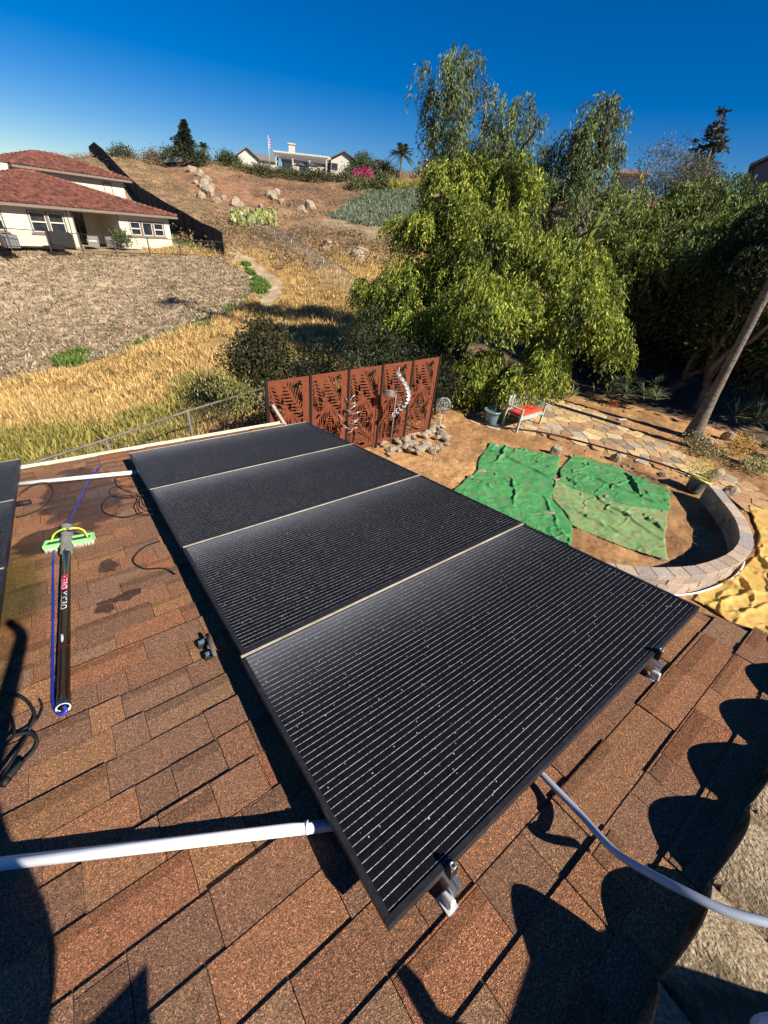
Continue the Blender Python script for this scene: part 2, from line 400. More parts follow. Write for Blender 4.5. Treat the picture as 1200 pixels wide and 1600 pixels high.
az = np.sort(np.r_[np.linspace(R(-2), R(100), 760), np.linspace(R(101), R(357), 140)]); na = len(az)
RR, AA = np.meshgrid(rs, az, indexing='ij'); gx = (RR*np.cos(AA)).ravel(); gy = (RR*np.sin(AA)).ravel(); gz = H(gx, gy)
jx = gx+fbm(gx, gy, 2.2, 21)*2.4*np.clip(RR.ravel()/60, .1, 1.5); jy = gy+fbm(gx, gy, 2.2, 31)*2.4*np.clip(RR.ravel()/60, .1, 1.5)
col = np.zeros((len(gx), 3)); r_ = np.hypot(gx, gy); azd = np.degrees(np.arctan2(gy, gx))
n1 = fbm(gx, gy, 3, 1); n2 = fbm(gx, gy, .7, 5); n3 = fbm(gx, gy, 12, 8)
def C3(a): return np.array(a, float)
t = np.clip(.5+n1*1.2+n2*.5, 0, 1)[:, None]
col[:] = C3((.50, .32, .12))*t + C3((.33, .20, .08))*(1-t)
farm = np.clip((r_-40)/16 + n1*.8, 0, 1)[:, None]
t2 = np.clip(.5+n2*1.4+n1*.7, 0, 1)[:, None]
col = col*(1-farm) + (C3((.38, .25, .125))*t2 + C3((.21, .135, .075))*(1-t2))*farm
def paint(P, a, b, ns=n2, gain=1.6, thin=None):
    m_ = inside(jx, jy, P)
    if thin is not None: m_ &= thin
    tt = np.clip(.5+ns[m_]*gain, 0, 1)[:, None]; col[m_] = C3(a)*tt+C3(b)*(1-tt)
paint(Z_TAN, (.42, .32, .19), (.28, .19, .11))
for P in Z_RED: paint(P, (.34, .18, .095), (.20, .12, .07), n1+n2*.8)
paint(Z_COVER, (.12, .14, .085), (.06, .075, .045))
paint(Z_BANK, (.46, .355, .235), (.24, .17, .105), n2+fbm(gx, gy, .3, 44)+n3*.6, 1.5)
paint(Z_TRAIL, (.52, .41, .26), (.42, .32, .19))
for P in Z_GREEN: paint(P, (.10, .14, .04), (.24, .20, .11), n2, 2.2)
paint(Z_PAD, (.40, .31, .18), (.34, .26, .15)); paint(Z_LAWN, (.05, .12, .02), (.08, .15, .03))
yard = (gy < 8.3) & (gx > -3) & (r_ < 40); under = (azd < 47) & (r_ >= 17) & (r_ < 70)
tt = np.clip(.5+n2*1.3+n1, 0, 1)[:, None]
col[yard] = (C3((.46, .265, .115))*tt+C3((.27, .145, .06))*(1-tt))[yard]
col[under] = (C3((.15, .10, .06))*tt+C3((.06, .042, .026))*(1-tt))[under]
green = ((azd > 56) & (azd < 100) & (r_ > 7.5) & (r_ < 15) & (gy > 5.2))
gg = np.clip(.35+n1*1.6, 0, 1)[:, None]
col[green] = (C3((.14, .13, .04))*gg+C3((.36, .25, .10))*(1-gg))[green]
V = np.stack([gx, gy, gz], 1); I = np.arange(nr*na).reshape(nr, na)
i0 = I[:-1, :]; i1 = I[1:, :]; F = np.stack([i0, i1, np.roll(i1, -1, 1), np.roll(i0, -1, 1)], -1).reshape(-1, 4)
V = np.r_[V, [[0, 0, 0]]]; col = np.r_[col, [col[0]]]
cf = np.stack([np.full(na, len(V)-1), I[0], np.roll(I[0], -1), np.roll(I[0], -1)], 1)
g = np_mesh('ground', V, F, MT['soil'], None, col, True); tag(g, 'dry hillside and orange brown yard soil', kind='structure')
del g['label']

def scatter(P, n, pad=0):                    # n random points inside a ground polygon
    lo = P.min(0); hi = P.max(0); out = np.zeros((0, 2))
    while len(out) < n:
        q = lo+(hi-lo)*rng.random((n*2, 2)); out = np.r_[out, q[inside(q[:, 0], q[:, 1], P)]]
    return out[:n]
def tufts(name, XY, hmin, hmax, blades, width, ca, cb, label, cat, cc=None, pc=.1, lean=.45, colf=None):
    n = len(XY); z = H(XY[:, 0], XY[:, 1]); b = np.repeat(np.c_[XY, z], blades, axis=0); m_ = len(b)
    hh = np.repeat(rng.uniform(hmin, hmax, n), blades)*rng.uniform(.6, 1.1, m_)
    b[:, :2] += rng.normal(size=(m_, 2))*np.minimum(hh*.35, .4)[:, None]; b[:, 2] -= .02
    d = rng.normal(size=(m_, 3))*lean; d[:, 2] = 1; d = unit(d)*hh[:, None]
    s = rng.normal(size=(m_, 3)); s[:, 2] *= .1; s = unit(s)*(width*rng.uniform(.6, 1.4, m_))[:, None]
    V = np.empty((m_, 4, 3)); V[:, 0] = b-s; V[:, 1] = b+s; V[:, 2] = b+d*.6+s*.7; V[:, 3] = b+d+rng.normal(size=(m_, 3))*.1*hh[:, None]
    cl = mixcol(n, ca, cb, cc, pc)
    if colf is not None: cl = colf(XY, cl)
    cl = np.repeat(np.repeat(cl, blades, axis=0)*rng.uniform(.6, 1.35, (m_, 1)), 4, axis=0)
    o = np_mesh(name, V.reshape(-1, 3), np.arange(m_*4).reshape(-1, 4), MT['grass'], None, cl); return tag(o, label, cat, kind='stuff')
# golden grass between the house's fence and the bank
def polar(n, a0, a1, r0, r1):
    a = rng.uniform(R(a0), R(a1), n); r = np.sqrt(rng.uniform(r0*r0, r1*r1, n)); return np.c_[r*np.cos(a), r*np.sin(a)]
q = np.r_[polar(26000, 48, 102, 8.2, 15), polar(17000, 46, 99, 14, 30), polar(9000, 46, 80, 28, 48)]
k = ~inside(q[:, 0], q[:, 1], Z_BANK) & ~inside(q[:, 0], q[:, 1], Z_TRAIL) & (q[:, 1] > 6.6) & ~((q[:, 0] > 1.2) & (q[:, 1] < 8.4))
k &= (fbm(q[:, 0], q[:, 1], 2.0, 77) > -.28)
def gcol(XY, c):
    r = np.hypot(XY[:, 0], XY[:, 1]); gmask = (fbm(XY[:, 0], XY[:, 1], 2.5, 13)+(12-r)*.05) > .14
    c = c.copy(); c[gmask] = mixcol(gmask.sum(), (.20, .20, .04), (.50, .40, .12)); return c
tufts('dry_grass', q[k], .12, .42, 9, .0045, (.58, .37, .12), (.74, .52, .22), 'golden dry grass covering the swale beyond the roof', 'grass', (.25, .2, .08), .12, colf=gcol, lean=.38)
q = scatter(Z_BANK, 15000); q = q[q[:, 1] < 60]
tufts('ground_cover', q, .07, .26, 5, .035, (.57, .45, .30), (.22, .155, .095), 'withered grey brown ground cover on the bank below the tile roofed house', 'ground cover', (.12, .15, .05), .09, lean=1.0)
q = np.r_[tuple(scatter(P, 800) for P in Z_GREEN)]; q = q[fbm(q[:, 0], q[:, 1], 1.6, 71) > .02]
tufts('green_weeds', q, .12, .38, 7, .05, (.08, .15, .02), (.17, .24, .05), 'patches of fresh green weeds along the foot of the bank', 'weeds', lean=.8)
q = scatter(Z_COVER, 3600)
tufts('saltbush_cover', q, .35, .8, 9, .07, (.17, .20, .12), (.27, .30, .19), 'grey green saltbush spreading over the slope below the hilltop', 'ground cover', lean=.8)
q = scatter(Z_LAWN, 900); tufts('lawn', q, .06, .14, 6, .05, (.06, .16, .02), (.1, .22, .03), 'small green lawn inside the black screened fence', 'lawn', lean=.8)
# brown scrub over the hillside
q = np.r_[polar(2700, 44, 90, 50, 122), polar(500, 50, 76, 38, 60)]
k = ~inside(q[:, 0], q[:, 1], Z_BANK) & ~inside(q[:, 0], q[:, 1], Z_COVER) & ~inside(q[:, 0], q[:, 1], Z_TAN) & ~inside(q[:, 0], q[:, 1], Z_TRAIL)
for P in Z_RED[:1]: k &= ~inside(q[:, 0], q[:, 1], P) | (rng.random(len(q)) < .12)
k &= ~((np.degrees(np.arctan2(q[:, 1], q[:, 0])) > 76) & (np.hypot(q[:, 0], q[:, 1]) < 85))
q = q[k]; z = H(q[:, 0], q[:, 1]); sz = rng.uniform(.25, .75, len(q))
fl = []
pk = rng.random(len(q))
for lo, hi, ca, cb in ((0, .55, (.28, .175, .09), (.40, .27, .14)), (.55, .82, (.16, .11, .065), (.24, .17, .10)), (.8, 1, (.08, .095, .04), (.15, .15, .07))):
    s_ = (pk >= lo) & (pk < hi)
    fl.append(cloud([((x, y, zz+.25*s), (s, s, s*.5)) for x, y, zz, s in zip(q[s_, 0], q[s_, 1], z[s_], sz[s_])], 2.2, .22, .09, ca, cb, clump=7))
V, F, cc = cat_fol(*fl); tag(np_mesh('scrub', V, F, MT['leaf'], None, cc), 'low brown and olive scrub scattered over the dry hill', 'scrub', kind='stuff')
# ================================================================== THE ROOF WE STAND ON
def pershape(V, M): return [M @ Vector(v) for v in V]
X0, X1, U0, U1 = -3.2, 2.36, -.9, 4.95
roof = empty('patio_house', (0, 0, 0), 0, 'low pitched brown shingle roof carrying the black solar panels', 'building')
shm = mat('shingle_granules', (.85, .85, .85), (1.35, 1.35, 1.35), 520, rough=.93, bump=.9, bscale=420, attr=True, spec=.15, detail=2)
nt = shm.node_tree; b = nt.nodes['Principled BSDF']; src = b.inputs['Base Color'].links[0].from_socket
tc = nt.nodes.new('ShaderNodeTexCoord')
# lighter and darker mineral flecks
vo = node(nt, 'ShaderNodeTexVoronoi'); vo.inputs['Scale'].default_value = 380; nt.links.new(tc.outputs['Object'], vo.inputs['Vector'])
hsv = node(nt, 'ShaderNodeSeparateColor'); nt.links.new(vo.outputs['Color'], hsv.inputs[0])
rr = node(nt, 'ShaderNodeValToRGB'); el = rr.color_ramp.elements; el[0].position = 0; el[0].color = (.28, .27, .28, 1); el[1].position = 1; el[1].color = (2.4, 2.1, 1.8, 1)
e = el.new(.3); e.color = (.75, .75, .75, 1); e = el.new(.8); e.color = (1.1, 1.05, 1, 1)
nt.links.new(hsv.outputs[0], rr.inputs[0])
mx = node(nt, 'ShaderNodeMix', data_type='RGBA', blend_type='MULTIPLY'); mx.inputs[0].default_value = 1
nt.links.new(src, mx.inputs[6]); nt.links.new(rr.outputs[0], mx.inputs[7])
# wet patch under the blue hose and drips (water darkens the granules), moss by the left array
def smooth_mask(nt, L, co, cx, cy, sx, sy, wob, thr0, thr1, nsc=6):
    mp = node(nt, 'ShaderNodeMapping'); mp.inputs['Location'].default_value = (-cx/sx, -cy/sy, 0); mp.inputs['Scale'].default_value = (1/sx, 1/sy, 0)
    L.new(co, mp.inputs[0]); ln = node(nt, 'ShaderNodeVectorMath', operation='LENGTH'); L.new(mp.outputs[0], ln.inputs[0])
    nz = node(nt, 'ShaderNodeTexNoise'); nz.inputs['Scale'].default_value = nsc; nz.inputs['Detail'].default_value = 6; L.new(co, nz.inputs['Vector'])
    ma = node(nt, 'ShaderNodeMath', operation='MULTIPLY_ADD'); L.new(nz.outputs['Fac'], ma.inputs[0]); ma.inputs[1].default_value = wob; L.new(ln.outputs['Value'], ma.inputs[2])
    mr = node(nt, 'ShaderNodeMapRange'); mr.inputs[1].default_value = thr0+wob*.5; mr.inputs[2].default_value = thr1+wob*.5; mr.inputs[3].default_value = 1; mr.inputs[4].default_value = 0
    L.new(ma.outputs[0], mr.inputs[0]); return mr.outputs[0]
wets = []
for (px, py, sx, sy) in ((128, 775, .30, .80), (75, 845, .20, .22), (170, 885, .05, .09), (190, 935, .10, .05), (165, 955, .06, .05)):
    cx, cu = RXU(px, py); wets.append(smooth_mask(nt, nt.links, tc.outputs['Object'], cx, cu, sx, sy, (.9 if sx > .12 else 2.2), .8, .95, (9 if sx > .12 else 16)))
acc = wets[0]
for w_ in wets[1:]:
    a_ = node(nt, 'ShaderNodeMath', operation='MAXIMUM'); nt.links.new(acc, a_.inputs[0]); nt.links.new(w_, a_.inputs[1]); acc = a_.outputs[0]
mw = node(nt, 'ShaderNodeMix', data_type='RGBA', blend_type='MULTIPLY'); nt.links.new(acc, mw.inputs[0]); nt.links.new(mx.outputs[2], mw.inputs[6]); mw.inputs[7].default_value = (.27, .27, .36, 1)
mo = smooth_mask(nt, nt.links, tc.outputs['Object'], RXU(15, 930)[0], RXU(15, 930)[1], .2, .75, 1.0, .35, 1.0, 5)
mm = node(nt, 'ShaderNodeMix', data_type='RGBA', blend_type='MULTIPLY'); nt.links.new(mo, mm.inputs[0]); nt.links.new(mw.outputs[2], mm.inputs[6]); mm.inputs[7].default_value = (.42, .52, .30, 1)
nt.links.new(mm.outputs[2], b.inputs['Base Color'])
rm = node(nt, 'ShaderNodeMapRange'); rm.inputs[3].default_value = .93; rm.inputs[4].default_value = .28; nt.links.new(acc, rm.inputs[0]); nt.links.new(rm.outputs[0], b.inputs['Roughness'])
# shingles: every tab its own raised piece
PAL = [((r*.74+.095)*1.06, (g*.74+.047)*1.07, (b_*.74+.027)*1.03) for r, g, b_ in [(.36, .175, .095), (.32, .165, .10), (.29, .155, .10), (.40, .215, .11), (.25, .145, .10), (.37, .165, .09), (.30, .185, .12), (.34, .18, .10), (.27, .16, .11)]]
mb = MB(); rr_ = random.Random(3); EXP = .142
nC = int((U1-U0)/EXP)+1
for i in range(nC):
    ulo = U1-(i)*EXP; uhi = ulo-EXP-.012          # lower (downslope) edge, top edge tucked under the next
    x = X0-rr_.random()*.3
    XE = max(2.06, 2.415-.34*ulo) if ulo > .05 else 2.40
    while x < XE:
        wd = rr_.choice((.11, .16, .2, .25, .3, .33)); xa = max(x, X0); xb = min(x+wd, XE); x += wd
        if xb-xa < .02: continue
        lift = rr_.choice((0, 0, .0045)); c = rr_.choice(PAL); k_ = rr_.uniform(.9, 1.12); c = tuple(v*k_ for v in c)
        h = .007+lift; e_ = rr_.uniform(-.002, .002); q_ = .0012
        vs = [(xa+q_, ulo+e_, h+.004), (xb-q_, ulo+e_, h+.004), (xb-q_, uhi, h-.004), (xa+q_, uhi, h-.004), (xa+q_, ulo+e_, -.004), (xb-q_, ulo+e_, -.004), (xb-q_, uhi, -.006), (xa+q_, uhi, -.006)]
        mb.add(vs, [(0, 1, 2, 3)[::-1], (0, 4, 5, 1)[::-1], (1, 5, 6, 2)[::-1], (3, 2, 6, 7)[::-1], (0, 3, 7, 4)[::-1]], c)
        # the darker shade band at one side of laminated tabs
        if rr_.random() < .45:
            bw = rr_.uniform(.03, .05); dk = tuple(v*.72 for v in c); yy = ulo-rr_.uniform(.0, .02)
            mb.add([(xa+q_, yy, h+.0052), (xb-q_, yy, h+.0052), (xb-q_, yy-bw, h+.0040), (xa+q_, yy-bw, h+.0040)], [(3, 2, 1, 0)], dk)
sh = mb.build('shingle_roof', shm, roof); sh.matrix_world = ROOFM
mb = MB(); mb.add([(x, u, z) for z in (-.06, -.010) for x, u in ((X0, U0), (2.38, U0), (2.38, .06), (2.05, 1.02), (2.05, U1), (X0, U1))], [(5, 4, 3, 2, 1, 0), (6, 7, 8, 9, 10, 11)]+[(k, (k+1) % 6, 6+(k+1) % 6, 6+k) for k in range(6)]); d_ = mb.build('roof_deck', MT['rubber'], roof); d_.matrix_world = ROOFM
mb = MB(); mb.box((2.385, (U0+.06)/2, -.09), (.012, .06-U0, .17)); mb.box((2.222, .54, -.09), (.012, 1.0, .17), rotz(math.atan2(.33, .96))); mb.box((2.056, 3.0, -.09), (.012, 3.9, .17)); mb.box(((X0+2.04)/2, U1-.03, -.16), (2.04-X0, .04, .18))
o = mb.build('fascia', mat('brown_trim', (.09, .055, .035), (.14, .085, .055), 9, rough=.6), roof); o.matrix_world = ROOFM
mb = MB()                                      # eave gutter: cream trough
gu = U1+.005
for a_, b_ in (((X0, gu), (X1, gu)),):
    prof = [(0, .012), (0, -.10), (.09, -.10), (.115, -.02), (.115, .014), (.100, .014), (.100, -.02), (.08, -.088), (.012, -.088), (.012, .012)]
    vs = [(x, gu+p[0], p[1]) for x in (X0, 2.05) for p in prof]; n_ = len(prof)
    mb.add(vs, [(j, (j+1) % n_, n_+(j+1) % n_, n_+j) for j in range(n_)]+[tuple(range(n_)), tuple(range(n_, 2*n_))[::-1]])
o = mb.build('gutter', MT['cream'], roof); o.matrix_world = ROOFM
p_ = RP(0, U1); q_ = RP(0, U0)
mb = MB(); mb.box((-.4, (p_.y+q_.y)/2-.3, 1.02), (5.0, p_.y-q_.y-.1, 2.04)); wb(mb, 'wall', mat('stucco', (.5, .42, .3), (.6, .5, .38), 30, bump=.3), roof)
# ---- tan barrel tile roof behind the step (we stand on it)
tr = empty('tile_roof', (0, 0, 0), 0, 'weathered tan barrel tile roof stepping up beside the shingles', 'roof')
tile = mat('old_tan_tile', (.17, .12, .075), (.56, .44, .29), 95, rough=.95, bump=.8, bscale=170, attr=True, c3=(.12, .095, .05), scale3=9, amount3=.85, spec=.1, stretch=(1, .6, 1), detail=8)
ze = RP(0, RXU(1120, 1400)[1]).z; ye = G(1120, 1400, ze+.12).y
mb = MB(); PITCH = .305; rng_ = random.Random(5)
for k_ in range(-9, 13):
    xc = .255+.305*k_
    for row in range(9):
        ya = ye-row*.2+rng_.uniform(-.006, .006)*(row > 0); yb = ya-.24; z0 = ze+.035+row*.012; c = rng_.uniform(.65, 1.15); n_ = 14; vs = []; j_ = rng_.uniform(-.006, .006)
        for (yy, dz) in ((ya, .018), (yb, 0)):
            for j in range(n_+1):
                t_ = j/n_; ang = 2*math.pi*t_
                hh = .062*(.5-.5*math.cos(ang))**.62
                vs.append((xc-PITCH/2+PITCH*t_+j_, yy, z0+dz+hh-(.022 if j in (0, n_) else 0)))
        m_ = n_+1
        for j in range(m_): vs.append((vs[j][0], vs[j][1]+.0004, vs[j][2]-.016))
        for j in range(m_): vs.append((vs[j][0], vs[j][1]+.0004, vs[j][2]))
        fs = [(j, j+1, m_+j+1, m_+j) for j in range(n_)]+[(2*m_+j, 2*m_+j+1, 3*m_+j+1, 3*m_+j) for j in range(n_)]
        mb.add(vs, fs, (c, c, c*.97), True)
o = mb.build('barrel_tiles', tile, tr)
mb = MB(); mb.box((.3, ye-.95, ze-.02), (6.6, 1.86, .08)); mb.build('roof_deck', MT['rubber'], tr)
mb = MB()
for k_ in range(-9, 13):                        # mortar closing the tile ends
    xc = .255+.305*k_; vs = []
    for yy in (ye-.004, ye-.02):
        for j in range(9):
            t_ = j/8; vs.append((xc-PITCH/2+PITCH*t_, yy, ze+.045+.058*(.5-.5*math.cos(2*math.pi*t_))**.62))
        for j in range(9): vs.append((xc-PITCH/2+PITCH*j/8, yy, ze-.03))
    mb.add(vs, [(j, j+1, 10+j, 9+j) for j in range(8)]+[(18+j, 27+j, 28+j, 19+j) for j in range(8)], (.5, .45, .4))
mb.build('tile_end_mortar', tile, tr)
# ---- solar panels
PX0, PX1 = .243, 2.129; PU = .3115; PP = 1.0375; PH = .13; PW = 1.022
cell = bpy.data.materials.new('solar_cells'); cell.use_nodes = True; nt = cell.node_tree; L = nt.links; b = nt.nodes['Principled BSDF']
tc = node(nt, 'ShaderNodeTexCoord'); sp = node(nt, 'ShaderNodeSeparateXYZ'); L.new(tc.outputs['Object'], sp.inputs[0])
def M_(op, a, bb=None, c=None):
    n = node(nt, 'ShaderNodeMath', operation=op)
    for i, v in enumerate((a, bb, c)):
        if v is None: continue
        if isinstance(v, (int, float)): n.inputs[i].default_value = v
        else: L.new(v, n.inputs[i])
    return n.outputs[0]
def lines(src, step, width, off=0.0):
    f_ = M_('FRACT', M_('DIVIDE', M_('ADD', src, off), step)); d_ = M_('ABSOLUTE', M_('SUBTRACT', f_, .5)); return M_('GREATER_THAN', d_, .5-width/step/2)
x_, y_ = sp.outputs[0], sp.outputs[1]            # local: x along the module, y down slope
nb_ = node(nt, 'ShaderNodeTexNoise'); nb_.inputs['Scale'].default_value = 130; nb_.inputs['Detail'].default_value = 3; L.new(tc.outputs['Object'], nb_.inputs['Vector'])
bus = M_('MULTIPLY', lines(y_, .0232, .0014), M_('MINIMUM', M_('MAXIMUM', M_('MULTIPLY', M_('SUBTRACT', nb_.outputs['Fac'], .34), 5.0), .35), 1.0)); gapy = lines(y_, .1665, .0035, .011); gapx = lines(x_, .0925, .0032); mid = lines(x_, .925, .010)
nz = node(nt, 'ShaderNodeTexNoise'); nz.inputs['Scale'].default_value = 2.2; nz.inputs['Detail'].default_value = 8; L.new(tc.outputs['Object'], nz.inputs['Vector'])
nf = node(nt, 'ShaderNodeTexNoise'); nf.inputs['Scale'].default_value = 150; nf.inputs['Detail'].default_value = 3; L.new(tc.outputs['Object'], nf.inputs['Vector'])
vor = node(nt, 'ShaderNodeTexVoronoi'); vor.inputs['Scale'].default_value = 26; L.new(tc.outputs['Object'], vor.inputs['Vector'])
vs_ = node(nt, 'ShaderNodeTexVoronoi'); vs_.inputs['Scale'].default_value = 75; L.new(tc.outputs['Object'], vs_.inputs['Vector'])
sepc = node(nt, 'ShaderNodeSeparateColor'); L.new(vs_.outputs['Color'], sepc.inputs[0])
dots = M_('MULTIPLY', M_('LESS_THAN', vs_.outputs['Distance'], .17), M_('GREATER_THAN', sepc.outputs[0], .93))
sepb = node(nt, 'ShaderNodeSeparateColor'); L.new(vor.outputs['Color'], sepb.inputs[0])
big = M_('MULTIPLY', M_('LESS_THAN', vor.outputs['Distance'], .08), M_('GREATER_THAN', sepb.outputs[0], .93))
def mixc(f_, a, bb):
    n = node(nt, 'ShaderNodeMix', data_type='RGBA')
    if isinstance(f_, (int, float)): n.inputs[0].default_value = f_
    else: L.new(f_, n.inputs[0])
    for i, v in ((6, a), (7, bb)):
        if isinstance(v, tuple): n.inputs[i].default_value = (*v, 1)
        else: L.new(v, n.inputs[i])
    return n.outputs[2]
c_ = mixc(nf.outputs['Fac'], (.002, .002, .003), (.012, .012, .015))
c_ = mixc(M_('MULTIPLY', M_('MAXIMUM', gapx, gapy), .8), c_, (.0015, .0015, .002)); c_ = mixc(mid, c_, (.004, .004, .005))
c_ = mixc(M_('MULTIPLY', bus, M_('SUBTRACT', .95, M_('MULTIPLY', x_, .22))), c_, (.70, .67, .60))
# dust washed down to the low edge of every module, heavier on the left
du = M_('POWER', M_('MAXIMUM', M_('DIVIDE', M_('SUBTRACT', y_, .45), .55), 0.0), 3.6)
lf = M_('SUBTRACT', 1.1, M_('MULTIPLY', x_, .42)); dm = M_('MULTIPLY', M_('MULTIPLY', du, lf), M_('ADD', .25, M_('MULTIPLY', nz.outputs['Fac'], .9)))
base_d = M_('MULTIPLY', M_('POWER', nz.outputs['Fac'], 2.0), .012)
c_ = mixc(M_('MINIMUM', M_('ADD', M_('MULTIPLY', dm, .40), base_d), .9), c_, (.42, .43, .47))
c_ = mixc(M_('MAXIMUM', dots, big), c_, (.50, .46, .36))
L.new(c_, b.inputs['Base Color']); b.inputs['Roughness'].default_value = .42; b.inputs['Specular IOR Level'].default_value = .10; b.inputs['Coat Weight'].default_value = .0
bn = node(nt, 'ShaderNodeBump'); bn.inputs['Strength'].default_value = .22; bn.inputs['Distance'].default_value = .004; L.new(nf.outputs['Fac'], bn.inputs['Height']); L.new(bn.outputs[0], b.inputs['Normal'])
# module frame, dusty along its low rail
frm = mat('module_frame', (.013, .013, .015), (.03, .03, .033), 30, rough=.45, metal=.2, spec=.5, attr=True)
dustm = mat('dusty_frame', (.34, .29, .20), (.62, .55, .42), 12, rough=.8, stretch=(1, .3, 1), c3=(.12, .1, .08), scale3=3, amount3=.5)
def solar(n_mod_w):
    root = empty('solar_panel')
    mb = MB(); W_, D_, t_ = n_mod_w, PW, .035; f_ = .016
    mb.add([(f_, f_, -.004), (W_-f_, f_, -.004), (W_-f_, D_-f_, -.004), (f_, D_-f_, -.004)], [(0, 1, 2, 3)])
    g_ = mb.build('glass', cell, root)
    mb = MB(); mb.box((W_/2, f_/2, -t_/2), (W_, f_, t_)); mb.box((f_/2, D_/2, -t_/2), (f_, D_-2*f_-.002, t_)); mb.box((W_-f_/2, D_/2, -t_/2), (f_, D_-2*f_-.002, t_)); mb.box((W_/2, D_-f_/2, -t_/2), (W_, f_, t_))
    mb.box((W_/2, D_/2, -.010), (W_-2*f_, D_-2*f_, .006)); mb.build('frame', frm, root)
    mb = MB(); mb.box((W_/2, D_-.006, .0015), (W_-.004, .013, .003), bev=.001); mb.build('dust_line', dustm, root)
    return root
sp0 = solar(PX1-PX0)
sgrp = 'solar panels of the main row'
names = ['nearest and largest looking black solar panel with two clamps on its front edge', 'second solar panel from the viewer in the main row', 'third solar panel from the viewer with a dusty blue sheen', 'farthest solar panel of the main row beside the rusty screen']
for i in range(4):
    o = sp0 if i == 0 else copy_tree(sp0)
    o.matrix_world = ROOFM @ Matrix.Translation((PX0+(.0, .012, .008, .004)[i], PU+PP*i, PH)); tag(o, names[i], 'solar panel', sgrp)
for i, (ua, nm) in enumerate(((3.86, 'far solar panel cut off by the left picture edge'), (2.79, 'middle solar panel at the left picture edge'), (1.72, 'solar panel at the left edge next to the coiled black cables'))):
    o = copy_tree(sp0); tag(o, nm, 'solar panel', 'solar panels along the left edge'); xr, _ = RXU(28, 740, PH)
    o.matrix_world = ROOFM @ Matrix.Translation((xr-(PX1-PX0), ua, PH))
# rails, clamps, brackets
alm = MT['alu']; brk = mat('cast_bracket', (.62, .62, .60), (.78, .78, .76), 40, rough=.4, metal=.35, spec=.6)
mb = MB(); 
for i, (x_r, la) in enumerate(((RXU(700, 1365, .08)[0], 'left mounting rail ending at the bolt clamp of the nearest panel'), (RXU(1028, 1035, .08)[0], 'right mounting rail ending near the panel corner'))):
    rt = empty('mounting_rail', (0, 0, 0), 0, la, 'rail', 'aluminium rails under the panels')
    mb = MB(); ul = PU-.036; 
    for dx, dz, sx, sz in ((-.014, .05, .003, .05), (.014, .05, .003, .05), (0, .027, .025, .003), (-.009, .075, .012, .003), (.009, .075, .012, .003)): mb.box((x_r+dx, (ul+4.45)/2, dz+.002), (sx, 4.45-ul, sz))
    o = mb.build('rail', alm, rt); o.matrix_world = ROOFM
    mb = MB(); mb.box((x_r, PU-.010, .118), (.024, .018, .05), bev=.003); mb.box((x_r, PU+.002, .134), (.024, .02, .006), bev=.002)
    o = mb.build('end_clamp', MT['blk'], rt); o.matrix_world = ROOFM
    mb = MB(); mb.lathe((x_r, PU-.012, .145), [(.009, -.004), (.009, .006), (.008, .007), (.005, .007), (.004, .002)], 16); o = mb.build('bolt', MT['steel'], rt); o.matrix_world = ROOFM
    mb = MB(); mb.box((x_r-.022, PU-.03, .03), (.018, .034, .04), bev=.004); mb.box((x_r-.022, PU-.030, .008), (.036, .05, .006)); o = mb.build('foot_bracket', brk, rt); o.matrix_world = ROOFM
# two small square optimiser tags near the second seam
bx, bu = RXU(316, 1004, .03)
bl = mat('blue_label', (.06, .12, .30), (.10, .2, .42), 60, rough=.5)
for i, (px, py) in enumerate(((316, 1003), (327, 1021))):
    cx, cu = RXU(px, py, .03); rt = empty('cable_clip', (0, 0, 0), 0, ('upper' if i == 0 else 'lower')+' of the two small square clips beside the shaded panel edge', 'clip', 'square clips beside the panels')
    mb = MB(); mb.box((cx, cu, .018), (.045, .032, .03), bev=.004); o = mb.build('housing', MT['rubber'], rt); o.matrix_world = ROOFM
    mb = MB(); mb.box((cx, cu, .0345), (.030, .022, .002)); o = mb.build('face_plate', MT['chrome'], rt); o.matrix_world = ROOFM
    mb = MB(); mb.box((cx-.002, cu, .037), (.014, .012, .002)); o = mb.build('blue_sticker', bl, rt); o.matrix_world = ROOFM
mb = MB(); a1, b1 = RXU(324, 994, .04); a2, b2 = RXU(337, 1027, .04)
o = mb.tube([(a1, b1, .05), (a2, b2, .05)], .009, 8).build('rail_stub', MT['oldsteel']); o.matrix_world = ROOFM; tag(o, 'short dark metal stub beside the two square clips', 'bracket')
# ---- pipes and cables on the roof
def roofpipe(name, pts, r, material, label, cat, group=None, n=10, smooth=8, kids=()):
    P_ = [(*RXU(px, py, h), h) for px, py, h in pts]
    mb = MB(); mb.tube(bez(P_, smooth) if len(P_) > 2 else P_, r, n)
    if kids:
        rt = empty(name, (0, 0, 0), 0, label, cat, group); o = mb.build('pipe', material, rt); o.matrix_world = ROOFM
        for nm, (px, py, h), (qx, qy, h2), rr2 in kids:
            k_ = MB(); k_.tube([(*RXU(px, py, h), h), (*RXU(qx, qy, h2), h2)], rr2, 16); k_ = k_.build(nm, material, rt); k_.matrix_world = ROOFM
        return rt
    o = mb.build(name, material); o.matrix_world = ROOFM; return tag(o, label, cat, group)
roofpipe('pvc_pipe', [(-120, 1364, .045), (560, 1284, .045)], .0165, MT['pvc'], 'white pipe crossing the shingles and running under the nearest panel', 'pipe', kids=[('coupling', (478, 1293, .045), (482, 1292.5, .045), .0185)])
roofpipe('pvc_pipe', [(20, 757, .04), (232, 736, .04)], .019, MT['pvc'], 'short white pipe lying along the far eave', 'pipe')
